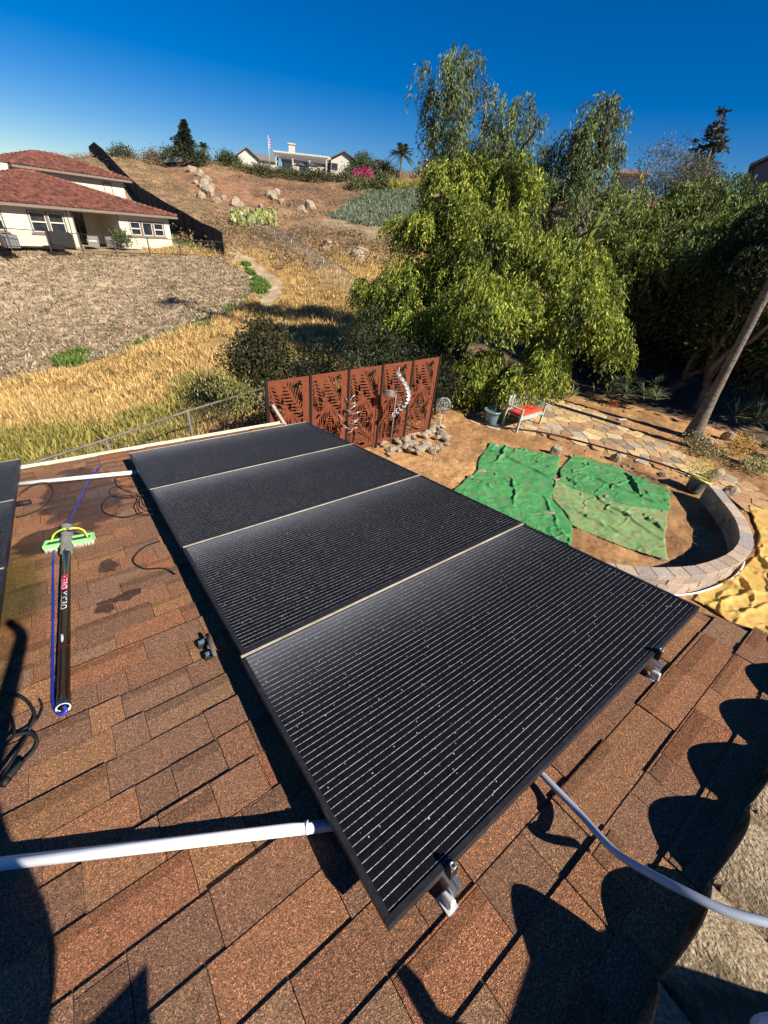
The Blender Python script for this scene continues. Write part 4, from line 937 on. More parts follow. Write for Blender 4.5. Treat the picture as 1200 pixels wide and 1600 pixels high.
# ---- green cloths over the bed
def cloth(name, pts, z0, ca, cb, label, cat, folds, seed, amp=.03, cellsz=.018, thick=0, group=None, sc_=24):
    P = np.array([G(p[0], p[1], z0).xy for p in pts]); lo = P.min(0)-.1; hi = P.max(0)+.1
    xs = np.arange(lo[0], hi[0], cellsz); ys = np.arange(lo[1], hi[1], cellsz); X, Y = np.meshgrid(xs, ys, indexing='ij')
    xx = X.ravel(); yy = Y.ravel(); jx_ = xx+fbm(xx, yy, .5, seed, 2)*.10; jy_ = yy+fbm(xx, yy, .5, seed+5, 2)*.10
    ins = inside(jx_, jy_, P).reshape(X.shape)
    Z = z0+amp*(fbm(xx, yy, .45, seed+1, 4)+.3)+.010*np.abs(fbm(xx, yy, .12, seed+2, 2))+.035*np.maximum(0, 1-np.abs(fbm(xx*.8+yy*.5, yy*1.3-xx*.2, .5, seed+22, 3))/.07)**1.3*np.clip(.5+fbm(xx, yy, .8, seed+24, 2)*2, 0, 1)+amp*1.3*np.maximum(0, .28-np.abs(fbm(xx+yy*.4, yy-xx*.2, .55, seed+12, 3)))**2*9*np.clip(.4+fbm(xx, yy, 1.1, seed+14, 2)*1.6, 0, 1)
    for (a, b_, hgt, wd) in folds:
        A_, B_ = np.array(G(*a, z0).xy), np.array(G(*b_, z0).xy); d_ = B_-A_; t_ = np.clip(((xx-A_[0])*d_[0]+(yy-A_[1])*d_[1])/(d_@d_), 0, 1)
        bendx = fbm(t_*3, t_*0+seed, .6, seed+9, 2)*.12
        dd = np.abs((xx-A_[0]-t_*d_[0])*d_[1]/np.linalg.norm(d_)-(yy-A_[1]-t_*d_[1])*d_[0]/np.linalg.norm(d_)+bendx)
        out_ = np.hypot(xx-A_[0]-t_*d_[0], yy-A_[1]-t_*d_[1]); dd = np.where((t_ <= 0) | (t_ >= 1), out_, dd)
        Z += hgt*np.exp(-(dd/wd)**2)*np.sin(math.pi*np.clip(t_, .05, .95))**.4
    Z = Z.reshape(X.shape); idx = -np.ones(X.shape, int); c = ins[:-1, :-1] & ins[1:, :-1] & ins[1:, 1:] & ins[:-1, 1:]
    use = np.zeros(X.shape, bool); use[:-1, :-1] |= c; use[1:, :-1] |= c; use[1:, 1:] |= c; use[:-1, 1:] |= c
    edge = use & ~(np.roll(c, 0, 0) if False else np.pad(c[1:, 1:] & c[:-1, :-1] & c[1:, :-1] & c[:-1, 1:], 1)[:X.shape[0], :X.shape[1]])
    Z = np.where(edge, np.minimum(Z, z0+.006), Z)
    idx[use] = np.arange(use.sum()); V = np.stack([X[use], Y[use], Z[use]], 1)
    ii, jj = np.where(c); F = np.stack([idx[ii, jj], idx[ii+1, jj], idx[ii+1, jj+1], idx[ii, jj+1]], 1)
    m_ = mat(name+'_cloth_'+str(seed), ca, cb, 5, rough=.9, bump=.6, bscale=90, spec=.1, c3=(cb[0]*.9+.06, cb[1]*.72, cb[2]*.85), scale3=4.5, amount3=.65, detail=9)
    o = np_mesh(name, V, F, m_, None, None, True); sd_ = o.modifiers.new('thickness', 'SOLIDIFY'); sd_.thickness = .004; sd_.offset = -1
    return tag(o, label, cat, group)
cloth('green_tarp', [(766, 690), (802, 699), (876, 714), (868, 745), (864, 776), (884, 806), (893, 816), (892, 852), (820, 820), (700, 775), (712, 762), (740, 742), (752, 712)], .02,
      (.042, .19, .06), (.085, .30, .105), 'bright green cloth spread over the left half of the bed', 'cloth', [((770, 706), (868, 752), .06, .03), ((792, 697), (776, 722), .07, .03), ((758, 758), (842, 775), .05, .03), ((800, 745), (802, 790), .05, .025), ((850, 775), (872, 830), .04, .03), ((830, 720), (865, 735), .04, .03), ((740, 750), (770, 765), .05, .03)], 3, .032)
cloth('green_tarp', [(893, 710), (960, 728), (1046, 765), (1043, 800), (985, 792), (925, 775), (868, 752), (872, 738)], .024,
      (.045, .185, .06), (.09, .29, .105), 'darker green cloth at the back right of the bed', 'cloth', [((980, 740), (1002, 778), .09, .03), ((905, 740), (1040, 792), .06, .025), ((950, 765), (985, 750), .05, .02), ((880, 745), (905, 760), .05, .025)], 17, .032)
cloth('green_tarp', [(866, 750), (925, 773), (985, 790), (1044, 798), (1038, 840), (1050, 880), (1000, 862), (945, 843), (890, 818), (884, 806), (862, 780)], .022,
      (.13, .22, .08), (.23, .34, .14), 'faded pale green cloth at the front right of the bed', 'cloth', [((905, 760), (1035, 845), .05, .03), ((1005, 805), (1036, 830), .07, .025), ((880, 790), (1000, 850), .04, .04), ((940, 790), (1030, 812), .04, .025), ((900, 800), (960, 835), .035, .03)], 29, .032)
cloth('yellow_tarp', [(1172, 790), (1215, 800), (1330, 850), (1420, 1010), (1300, 1080), (1180, 1000), (1120, 958), (1082, 938), (1100, 918), (1150, 898), (1178, 868), (1184, 830)], .03,
      (.42, .27, .06), (.60, .42, .13), 'crumpled ochre yellow tarp spread outside the curved block wall', 'tarp', [((1160, 905), (1172, 935), .07, .04), ((1100, 945), (1200, 925), .05, .03), ((1180, 850), (1230, 960), .045, .03), ((1120, 905), (1180, 940), .07, .05), ((1150, 960), (1260, 930), .045, .03)], 41, .035)
for i, (x, y, sx, sy, la) in enumerate(((776, 695, .14, .10, 'pale rock on the top left corner of the left green cloth'), (805, 702, .11, .07, 'flat pinkish rock at the top edge of the left green cloth'), (868, 705, .22, .14, 'large tan boulder behind the gap between the green cloths'),
    (892, 711, .08, .06, 'little rock at the back corner of the darker green cloth'), (962, 716, .24, .13, 'broad tan boulder behind the darker green cloth'), (1036, 740, .17, .13, 'pointed pale boulder casting a long shadow near the pot'),
    (747, 752, .13, .09, 'flat pale stone at the left edge of the left green cloth'), (735, 744, .12, .09, 'dark grey stone at the left edge of the left green cloth'), (870, 749, .15, .05, 'flat pinkish stone shared by two green cloths'), (876, 759, .14, .06, 'flat stone just below the pinkish one on the cloth seam'),
    (876, 786, .17, .05, 'long flat stone midway down the cloth seam'), (857, 801, .19, .05, 'long flat stone on the lower right of the left green cloth'), (947, 775, .08, .06, 'small white rock in the middle of the pale green cloth'), (1022, 811, .14, .05, 'white flat rock on the right side of the pale green cloth'),
    (1036, 872, .12, .05, 'pale flat rock on the bottom right corner of the pale green cloth'), (1132, 818, .22, .20, 'rounded brown boulder against the inside of the curved wall'), (1112, 746, .30, .20, 'tall tan boulder standing at the end of the block wall'), (1142, 768, .30, .17, 'flat grey boulder lying outside the block wall end'),
    (710, 775, .10, .07, 'pale chip of rock at the near corner of the left green cloth'), (752, 735, .16, .10, 'flat reddish slab beside the left green cloth'))):
    p = G(x, y, .08 if sx > .2 else .05); h_ = (.16 if sx > .2 else .045) if i != 16 else .26
    if i == 15: h_ = .22
    stone(p.x, p.y, h_*.55+.015, sx*.75, sy*.9, h_, la, rz=math.atan2(AX_R.y, AX_R.x)+rk.uniform(-.4, .4))
for x, y in scatter(np.array([G(*p, 0).xy for p in ((870, 690), (960, 700), (1080, 745), (1060, 765), (960, 725), (880, 706))]), 34):
    s_ = rk.uniform(.02, .055); stone(x, y, s_*.3, s_*1.4, s_, s_*.6, 'small pale stone on the soil strip between path and green cloths', 'small stones by the path', tilt=.5)
# loose straw and leaf litter on the soil
q = np.r_[scatter(np.array([G(*p, 0).xy for p in ((700, 660), (740, 668), (760, 690), (700, 765), (640, 730), (690, 700))]), 1500), scatter(np.array([G(*p, 0).xy for p in ((560, 720), (600, 712), (700, 720), (720, 760), (680, 750))]), 900),
          scatter(np.array([G(*p, 0).xy for p in ((860, 690), (960, 705), (1090, 750), (1045, 765), (960, 728))]), 1100), scatter(np.array([G(*p, 0).xy for p in ((1045, 770), (1080, 765), (1120, 830), (1060, 885), (1040, 840))]), 900)]
tufts('leaf_litter', q, .015, .06, 4, .016, (.46, .30, .14), (.15, .08, .04), 'dry leaf litter and clods on the orange brown soil', 'leaf litter', (.55, .42, .26), .2, lean=2.5)
# ---- curved block wall
wp = [(905, 878), (957, 887), (1013, 893), (1060, 893), (1100, 889), (1146, 872), (1166, 850), (1164, 826), (1153, 804), (1135, 782), (1114, 757)]
WZ = .42; wc = bez([G(x, y, WZ) for x, y in wp], 10)
for v in wc: v.z = 0
d_ = [0];
for a, b_ in zip(wc[:-1], wc[1:]): d_.append(d_[-1]+(b_-a).length)
def wat(s_):
    s_ = max(0, min(s_, d_[-1]-1e-4)); i = max(0, int(np.searchsorted(d_, s_))-1); t_ = (s_-d_[i])/(d_[i+1]-d_[i]); return wc[i].lerp(wc[i+1], t_), (wc[i+1]-wc[i]).normalized()
capm = mat('cap_block', (.75, .75, .75), (1.15, 1.12, 1.08), 22, rough=.9, bump=.6, bscale=70, attr=True, c3=(.95, .9, .85), scale3=6)
wl = empty('retaining_wall', wc[0], 0, 'curved low garden wall of tan and grey concrete blocks', 'garden wall')
def wedge(mb, s0, s1, w_, z0, z1, c, gap=.004, rough_=.0):
    (a, ta), (b_, tb) = wat(s0+gap), wat(s1-gap); na_ = Vector((-ta.y, ta.x, 0)); nb_ = Vector((-tb.y, tb.x, 0)); j = [rk.uniform(-rough_, rough_) for _ in range(2)]
    q_ = [a-na_*(w_/2+j[0]), b_-nb_*(w_/2+j[0]), b_+nb_*(w_/2+j[1]), a+na_*(w_/2+j[1])]
    e_ = .006; qi = [p+(sum(q_, Vector())/4-p).normalized()*e_ for p in q_]
    vs = [p+Vector((0, 0, z0)) for p in q_]+[p+Vector((0, 0, z1-e_)) for p in q_]+[p+Vector((0, 0, z1)) for p in qi]
    fs = [(3, 2, 1, 0), (8, 9, 10, 11)]+[(k, (k+1) % 4, 4+(k+1) % 4, 4+k) for k in range(4)]+[(4+k, 4+(k+1) % 4, 8+(k+1) % 4, 8+k) for k in range(4)]
    mb.add(vs, fs, c)
Ltot = d_[-1]; BC = [(.42, .33, .26), (.36, .30, .26), (.46, .36, .27), (.30, .27, .25), (.40, .30, .22)]
mb = MB(); s_ = 0
while s_ < Ltot: c = rk.choice(BC); k2 = rk.uniform(.85, 1.15); wedge(mb, s_, min(s_+.29, Ltot), .215, WZ-.075, WZ+rk.uniform(-.003, .003), tuple(v*k2 for v in c)); s_ += .29
wb(mb, 'cap', capm, wl)
for r_ in range(3):
    mb = MB(); s_ = -.14*(r_ % 2); z1 = WZ-.078-.115*r_
    while s_ < Ltot:
        ln_ = rk.choice((.2, .3, .3)); c = rk.choice(BC); k2 = rk.uniform(.8, 1.1); wedge(mb, max(s_, 0), min(s_+ln_, Ltot), .18, z1-.112, z1, tuple(v*k2 for v in c), .004, .008); s_ += ln_
    wb(mb, 'block_course', capm, wl)
pipe = MB().tube([wat(s)[0]-Vector((-wat(s)[1].y, wat(s)[1].x, 0))*.15+Vector((0, 0, .05)) for s in np.linspace(.4, Ltot*.62, 30)], .016, 8).build('irrigation_pipe', MT['pvc']); tag(pipe, 'thin white pipe hugging the outside foot of the curved wall', 'pipe')
# ---- flagstone path
lowe = bez([G(x, y, 0) for x, y in ((733, 656), (770, 668), (850, 679), (950, 704), (1050, 734), (1108, 760), (1160, 800))], 6)
upe = bez([G(x, y, 0) for x, y in ((742, 646), (800, 634), (850, 627), (900, 632), (960, 660), (1020, 690), (1085, 720), (1160, 757), (1210, 790))], 6)
PP_ = np.array([p.xy for p in lowe]+[p.xy for p in upe[::-1]])
pb = MB().add([(x, y, .006) for x, y in PP_], [tuple(range(len(PP_)))])
gm = mat('path_grout', (.44, .32, .17), (.58, .45, .27), 20, bump=.5)
o = pb.build('path_bed', gm); o['kind'] = 'structure'; o.data.update()
import bmesh
bm = bmesh.new(); bm.from_mesh(o.data); bmesh.ops.triangulate(bm, faces=bm.faces[:]); bmesh.ops.recalc_face_normals(bm, faces=bm.faces[:]); bm.to_mesh(o.data); bm.free()
seeds = scatter(PP_, 135)
for _ in range(2):                             # relax the seeds so the stones come out evenly sized
    q = scatter(PP_, 3000); k = ((q[:, None]-seeds[None])**2).sum(2).argmin(1)
    seeds = np.array([(q[k == i].mean(0)*.6+seeds[i]*.4) if (k == i).any() else seeds[i] for i in range(len(seeds))])
mb = MB(); SC_ = [(.46, .31, .15), (.50, .36, .20), (.34, .19, .10), (.50, .40, .24), (.24, .19, .14), (.42, .27, .14), (.34, .29, .22), (.47, .33, .17)]
for i, c0 in enumerate(seeds):
    pl = [np.array(c0)+.6*np.array((math.cos(a), math.sin(a))) for a in np.linspace(0, 2*math.pi, 24, endpoint=False)]
    for j in np.argsort(((seeds-c0)**2).sum(1))[1:14]:
        mid_ = (c0+seeds[j])/2; nrm = (seeds[j]-c0)/np.linalg.norm(seeds[j]-c0); mid_ = mid_-nrm*.010; out_ = []
        for k in range(len(pl)):
            a, b_ = pl[k], pl[(k+1) % len(pl)]; da = (a-mid_)@nrm; db = (b_-mid_)@nrm
            if da <= 0: out_.append(a)
            if (da <= 0) != (db <= 0): out_.append(a+(b_-a)*da/(da-db))
        pl = out_
        if len(pl) < 3: break
    if len(pl) < 3: continue
    pl = [p if inside(np.array([p[0]]), np.array([p[1]]), PP_)[0] else c0+(p-c0)*.55 for p in pl]
    n_ = len(pl); z_ = .030+rk.uniform(-.005, .005); k2 = rk.uniform(.85, 1.15); c = tuple(v*k2 for v in rk.choice(SC_))
    vs = [(p[0], p[1], .0) for p in pl]+[(p[0], p[1], z_-.006) for p in pl]+[(c0[0]+(p[0]-c0[0])*.97, c0[1]+(p[1]-c0[1])*.97, z_) for p in pl]
    mb.add(vs, [tuple(range(2*n_, 3*n_))]+[(k, (k+1) % n_, n_+(k+1) % n_, n_+k) for k in range(n_)]+[(n_+k, n_+(k+1) % n_, 2*n_+(k+1) % n_, 2*n_+k) for k in range(n_)], c)
o = mb.build('path', mat('flagstone', (.75, .72, .7), (1.25, 1.2, 1.1), 7, rough=.85, bump=.5, bscale=14, attr=True, detail=8)); o['kind'] = 'structure'
ed = MB().tube([p+Vector((0, 0, .05)) for p in lowe], .024, 6); ed.tube([p+Vector((0, 0, .02)) for p in bez([G(x, y, 0) for x, y in ((733, 656), (733, 649), (748, 644), (760, 640))], 5)], .022, 6)
tag(ed.build('path_edging', MT['rubber']), 'dark strip edging along the near side of the flagstone path', 'edging')
# ---- bench with red cushion, pots
ba = G(797, 676, 0); bb = G(846, 660, 0); bdx = (bb-ba); bL = 1.15; ang = math.atan2(bdx.y, bdx.x)
b0p = G(820, 668, 0)
bench = empty('garden_bench', (b0p.x, b0p.y+.15, 0), ang, 'weathered white garden bench under the weeping tree', 'bench')
wm = mat('white_wood', (.30, .32, .27), (.44, .46, .40), 9, rough=.6, stretch=(1, 6, 6))
dpt = .50
for sx in (-1, 1):
    MB().box((sx*bL/2, -dpt/2, .32), (.05, .05, .64), bev=.005).build('leg', wm, bench)
    MB().box((sx*bL/2, dpt/2, .45), (.05, .05, .90), bev=.005).build('leg', wm, bench)
    MB().box((sx*bL/2, 0, .655), (.07, dpt+.08, .03), bev=.005).build('armrest', wm, bench)
mb = MB(); [mb.box((0, -dpt/2+.05+k*.1, .42), (bL-.06, .08, .022)) for k in range(5)]; mb.build('seat', wm, bench)
MB().box((0, -dpt/2, .375), (bL-.05, .03, .06)).build('front_rail', wm, bench)
mb = MB(); mb.box((0, dpt/2, .86), (bL-.05, .035, .07)); mb.box((0, dpt/2, .50), (bL-.05, .03, .05)); [mb.box((-bL/2+.1+k*(bL-.2)/9, dpt/2, .68), (.05, .018, .30)) for k in range(10)]; mb.build('backrest', wm, bench)
cs = MB().box((0, -.01, 0), (bL-.10, dpt-.06, .09), bev=.03); cu = cs.build('cushion', mat('red_cushion', (.45, .035, .02), (.6, .06, .03), 6, rough=.85, bump=.2)); cu.location = (bench.location.x, bench.location.y, .478); cu.rotation_euler = (0, 0, ang); tag(cu, 'red seat cushion lying on the white bench', 'cushion')
glz = mat('teal_glaze', (.06, .13, .15), (.16, .24, .25), 7, rough=.25, spec=.6, c3=(.26, .28, .24), scale3=4)
def pot(px, py, r0, h, label, material, ribs=22, group='teal ribbed pots by the bench'):
    p = G(px, py, 0); rt = empty('plant_pot', (p.x, p.y, 0), 0, label, 'pot', group)
    MB().lathe((0, 0, 0), [(r0*.72, 0), (r0*.8, .02), (r0*.95, h*.6), (r0, h-.05), (r0*1.1, h-.04), (r0*1.1, h), (r0*.95, h), (r0*.92, h-.05)], 44, ribs=ribs, ra=.025).build('body', material, rt)
    MB().lathe((0, 0, h-.06), [(.01, .0), (r0*.91, .001), (r0*.91, .004), (.01, .005)], 20).build('soil', MT['bark'], rt); return rt
pot(765, 662, .23, .42, 'teal ribbed pot at the left front of the bench', glz); pot(832, 642, .25, .42, 'dark teal ribbed pot to the right of the bench', glz)
pt = G(1080, 768, 0); navy = mat('navy_glaze', (.03, .05, .07), (.10, .12, .13), 12, rough=.2, spec=.6, c3=(.25, .27, .25), scale3=9)
rt = empty('plant_pot', (pt.x, pt.y, .02), 0, 'navy patterned pot with yellow rim holding feathery yellow plant', 'pot')
Mt = Matrix.Rotation(R(14), 3, Vector((.3, 1, 0)))
MB().lathe((0, 0, 0), [(.15, 0), (.16, .02), (.215, .28), (.22, .33), (.19, .33), (.18, .27)], 30, Mt).build('body', navy, rt)
MB().lathe((0, 0, 0), [(.222, .30), (.232, .305), (.232, .345), (.2, .345), (.2, .30)], 30, Mt).build('rim', mat('yellow_glaze', (.55, .50, .08), (.65, .58, .12), 9, rough=.3), rt)
MB().lathe((0, 0, .0), [(.01, .27), (.19, .271), (.19, .285), (.01, .29)], 20, Mt).build('soil', MT['bark'], rt)
v, f, c = cloud([(Vector((pt.x, pt.y, .55)), (.24, .24, .2))], 60, .07, .012, (.45, .42, .08), (.62, .55, .15), clump=16, upb=1.2, shell=.1)
tag(np_mesh('potted_plant', v, f, MT['leaf'], None, c), 'feathery yellow green plant growing in the navy pot', 'plant')
st = MB().tube([pt+Vector((.1, .0, .3)), G(1128, 730, .9), G(1146, 712, 1.25)], .006, 5).build('garden_stake', MT['steel']); tag(st, 'thin leaning stake rising beside the navy pot', 'stake')
# ---- spiky plants
def rosette(name, cat, p, n, L_, w_, ca, cb, label, up=.6, droop=.5, group=None, seg=4, h0=.1, base=None):
    p = Vector(p); V = []; F = []; K = []
    for i in range(n):
        a = rk.uniform(0, 6.283); el = rk.uniform(.15, 1.45)*up+.1; l = L_*rk.uniform(.7, 1.1); d = Vector((math.cos(a)*math.cos(el), math.sin(a)*math.cos(el), math.sin(el))); s_ = Vector((-math.sin(a), math.cos(a), 0))
        b_ = len(V); c = np.array(ca)+(np.array(cb)-np.array(ca))*rk.random(); q0 = p+Vector((0, 0, h0+rk.uniform(0, .06)))
        for k in range(seg+1):
            t_ = k/seg; c_ = q0+d*l*t_-Vector((0, 0, droop*l*t_*t_*.6*math.cos(el))); ww = w_*(1-t_**1.5)*(.7+.6*min(1, t_*3)*.5)
            V += [c_-s_*ww+Vector((0, 0, ww*.5)), c_-Vector((0, 0, ww*.25)), c_+s_*ww+Vector((0, 0, ww*.5))]; K += [c]*3
        for k in range(seg): F += [(b_+k*3, b_+k*3+1, b_+k*3+4, b_+k*3+3), (b_+k*3+1, b_+k*3+2, b_+k*3+5, b_+k*3+4)]
    return V, F, K
AG = ((.13, .17, .08), (.26, .30, .16))
def spiky(specs, name, label, cat, group=None):
    V = []; F = []; K = []
    for s_ in specs:
        v, f, k = rosette('', '', *s_); F += [tuple(i+len(V) for i in q) for q in f]; V += v; K += k
    o = np_mesh(name, [tuple(v) for v in V], F, MT['leaf'], None, np.array(K)); return tag(o, label, cat, group)
def cl_(px, py, n, spread, L_, w_, ca, cb, zr=(0, .5), nl=26, up=.7, droop=.5):
    p = G(px, py, 0); out = []
    for i in range(n): out.append((p+Vector((rk.uniform(-1, 1)*spread, rk.uniform(-1, 1)*spread, rk.uniform(*zr))), nl, L_*rk.uniform(.8, 1.1), w_, ca, cb, '', up, droop))
    return out
spiky(cl_(985, 636, 12, .8, .62, .028, *AG, zr=(.1, .8)), 'aloe_clump', 'large clump of spiky grey green aloes beyond the path', 'aloe')
spiky(cl_(868, 622, 5, .45, .60, .02, *AG, zr=(0, .25), nl=30), 'agave', 'spiky plant with narrow leaves behind the teal pot', 'agave')
spiky(cl_(1160, 668, 4, .35, .95, .026, (.10, .14, .07), (.22, .27, .15), zr=(0, .25), nl=34, up=.9), 'yucca', 'tall spiky yucca right of the palm trunk', 'yucca')
spiky(cl_(1195, 712, 3, .3, .7, .022, (.12, .16, .08), (.24, .27, .14), zr=(0, .2), nl=30, up=.8), 'yucca', 'shorter yucca at the right picture edge below the tall one', 'yucca')
spiky(cl_(1100, 595, 5, .5, .8, .012, (.30, .20, .09), (.42, .30, .15), zr=(0, .2), nl=40, up=1.0), 'dry_clump', 'dry brown grass clump behind the palm trunk', 'grass clump')
spiky(cl_(930, 590, 6, 1.2, .7, .026, *AG, zr=(.0, .4)), 'agave', 'shaded agaves deep under the weeping tree', 'agave')
spiky(cl_(1075, 560, 7, 1.6, .8, .03, *AG, zr=(.0, .5)), 'agave', 'shaded agaves in the dark garden left of the palm', 'agave')
def small_plant(name, px, py, r, h, ca, cb, label, cat, dens=60, ln=.06, wd=.03, cc=None, pc=.1, z=0):
    p = G(px, py, z); v, f, c = cloud([(p+Vector((0, 0, h*.5)), (r, r, h*.5))], dens, ln, wd, ca, cb, cc, pc, clump=10, shell=.2)
    return tag(np_mesh(name, v, f, MT['leaf'], None, c), label, cat)
small_plant('flower_bush', 1147, 712, .32, .62, (.55, .30, .02), (.75, .45, .04), 'bush of golden yellow flowers right of the palm', 'flowers', cc=(.15, .18, .05), pc=.3)
small_plant('shrub', 1183, 738, .5, .35, (.30, .30, .12), (.42, .42, .2), 'low pale yellow green shrub below the golden flowers', 'shrub')
small_plant('shrub', 1100, 712, .5, .28, (.26, .22, .10), (.42, .36, .18), 'low straw coloured ground plant in front of the palm foot', 'shrub')
small_plant('shrub', 1085, 695, .35, .30, (.20, .20, .09), (.34, .32, .15), 'small tufted plant touching the palm foot', 'shrub')
small_plant('flower_bush', 958, 637, .14, .2, (.45, .03, .02), (.5, .05, .03), 'tiny red flowers at the foot of the aloes', 'flowers', ln=.04)
small_plant('flower_bush', 853, 628, .08, .2, (.6, .03, .02), (.7, .06, .03), 'tiny red bloom beside the dark teal pot', 'flowers', ln=.04)
stone(G(1107, 692).x, G(1107, 692).y, .05, .22, .13, .07, 'white flat stone at the foot of the palm'); stone(G(1135, 688).x, G(1135, 688).y, .12, .22, .2, .2, 'brown rock behind the golden flowers')
bd = MB().box(G(975, 655, .03), (.5, .08, .03), rotz(-.3)).build('plank', wm); tag(bd, 'short pale plank lying on the soil above the path', 'plank')
# ---- palms
def palm(base, top, r0, r1, label, crown=True, L_=2.6, nfr=34, name='palm_tree', group=None, scale_cr=1.0):
    rt = empty(name, base, 0, label, 'palm', group); base = Vector(base); top = Vector(top); n_ = 60; pts = []; rd = []
    for i in range(n_+1):
        t_ = i/n_; pts.append(base.lerp(top, t_)+Vector((.06*math.sin(t_*4), .04*math.sin(t_*5), 0))); rd.append((r0+(r1-r0)*t_**.6)*(1+.05*(i % 2))+(.16*math.exp(-t_*26)))
    pts[0].z -= .15; wb(MB().tube(pts, rd, 16), 'trunk', MT['palmbark'], rt)
    if crown:
        V = []; F = []; K = []
        for i in range(nfr):
            a = i*2.4; el = rk.uniform(-.5, 1.3); d = Vector((math.cos(a)*math.cos(el), math.sin(a)*math.cos(el), math.sin(el)))
            for k in range(24):
                t_ = (k+1)/24; c = top+d*L_*t_-Vector((0, 0, 1.0*L_*t_**2.2*.45)); nx_ = Vector((-math.sin(a), math.cos(a), 0)); ll = L_*.24*math.sin(math.pi*min(.97, .15+t_*.8))
                for s_ in (-1, 1):
                    e_ = c+nx_*s_*ll+d*ll*.5-Vector((0, 0, ll*.35)); w_ = .022*L_; b_ = len(V); V += [c-d*w_, c+d*w_, e_]; F.append((b_, b_+1, b_+2, b_+2)); g_ = rk.uniform(.7, 1.2); K += [np.array((.10, .13, .05))*g_]*3
        F = [f_[:3] for f_ in F]; o = np_mesh('crown', [tuple(v) for v in V], F, MT['leaf'], rt, np.array(K)); local(rt, o)
    return rt
pb_ = G(1080, 684, 0); pr = math.hypot(pb_.x, pb_.y); pt_ = AT(1228, 402, pr*1.0); dv = (pt_-pb_); top_ = pb_+dv*(20/dv.z)
palm(pb_, top_, .115, .10, 'tall palm with grey ringed trunk rising out of the right picture edge', True, 1.2, 14)
palm(Vector((15.2, -1.9, 0)), Vector((16.5, -3.2, 22.0)), .15, .13, 'palm standing outside the right picture edge', True, 1.2, 14)
# ================================================================== TREES
def B(px, py, r, rad, sq=None): p = AT(px, py, r); return (tuple(p), (rad, rad, rad*(sq or .85)))
pep = [B(765, 395, 15.2, 1.7), B(640, 450, 15.4, 1.25), B(598, 500, 15.6, .85), B(715, 335, 16.2, 1.25), B(690, 290, 16.8, .75), B(735, 285, 16.8, .8), B(655, 365, 16, .9), B(712, 255, 17, .55), B(680, 262, 17, .4), B(765, 270, 17.5, .6), B(765, 490, 13.8, 1.7), B(860, 420, 15, 1.5), B(905, 500, 13.6, 1.15),
       B(950, 515, 13.4, .55), B(670, 545, 14.4, .95), B(760, 575, 13.2, .75), B(790, 612, 12.4, .35), B(735, 605, 12.5, .4), B(815, 590, 12.3, .45), B(800, 600, 12.1, .3), B(845, 585, 12.4, .35), B(855, 560, 13.2, .75), B(610, 560, 15.4, .6), B(790, 300, 17, 1.2), B(575, 455, 16, .6), B(650, 500, 14.2, .9), B(720, 590, 12.9, .65), B(800, 590, 12.7, .6), B(680, 590, 13.0, .5), B(865, 590, 12.9, .45), B(960, 540, 13.3, .5), B(575, 520, 15.8, .5), B(620, 520, 15.2, .8), B(600, 470, 15.8, .8), B(700, 430, 15, 1.1), B(930, 455, 14.4, .8)]
def frag(bl, k=4, seed=1, a=.62, b=.52, main=.88):
    rf_ = random.Random(seed); out = []
    for c, r in bl:
        out.append((c, tuple(v*main for v in r)))
        for _ in range(k):
            d = Vector((rf_.gauss(0, 1), rf_.gauss(0, 1), rf_.gauss(.15, .9))).normalized(); s_ = rf_.uniform(.65, 1.1); g_ = rf_.uniform(.6, 1.2)
            out.append(((c[0]+d.x*r[0]*a*g_, c[1]+d.y*r[1]*a*g_, c[2]+d.z*r[2]*a*g_), tuple(v*b*s_ for v in r)))
    return out
gy_ = G(795, 652, 0); pepf = frag(pep, 4, 3)
fol = cat_fol(strands(pepf, 37, (.3, .95), 11, .13, .034, (.08, .12, .018), (.41, .46, .058), (.50, .36, .06), .04), strands([(c, tuple(v*.72 for v in r)) for c, r in pep], 14, (.3, .8), 6, .15, .05, (.03, .045, .015), (.06, .08, .025), inner=.2))  # darker inner strands put the crown's interior shade into the leaf colour
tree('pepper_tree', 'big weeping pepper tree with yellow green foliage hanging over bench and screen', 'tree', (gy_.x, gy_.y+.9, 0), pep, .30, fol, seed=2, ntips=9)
bp_ = [B(705, 120, 20.0, 1.05), B(690, 165, 20.0, 1.05), B(728, 95, 20.0, 0.63), B(700, 215, 20.0, 1.12), B(760, 150, 20.7, 0.63), B(800, 180, 20.7, 1.05), B(770, 205, 20.7, 0.98), B(835, 190, 20.7, 0.49), B(740, 240, 20.0, 1.26), B(685, 245, 19.6, 0.63), B(790, 250, 20.0, 1.05)]
up_ = dict(ca=(.07, .10, .035), cb=(.22, .27, .10))
tree('pepper_tree', 'tallest grey green tree rising behind the weeping pepper tree', 'tree', (*AT(735, 480, 20).xy, h1(*AT(735, 480, 20).xy)), bp_, .3, strands(frag(bp_, 3, 5), 10.5, (.5, 1.4), 11, .17, .036, **up_, spread=.3, inner=.15), seed=5, ntips=9)
bq_ = [B(935, 165, 18.5, 0.63), B(950, 195, 18.5, 0.7), B(915, 215, 18.5, 0.91), B(945, 250, 18.5, 0.84), B(880, 245, 18.5, 0.91), B(855, 275, 18.1, 0.84), B(910, 290, 18.1, 1.19), B(870, 320, 17.8, 1.12)]
tree('pepper_tree', 'second tall grey green tree right of the tallest one', 'tree', (*AT(900, 500, 18.5).xy, h1(*AT(900, 500, 18.5).xy)), bq_, .28, strands(frag(bq_, 3, 6), 13, (.5, 1.2), 11, .16, .036, **up_, spread=.3, inner=.15), seed=6, ntips=7)
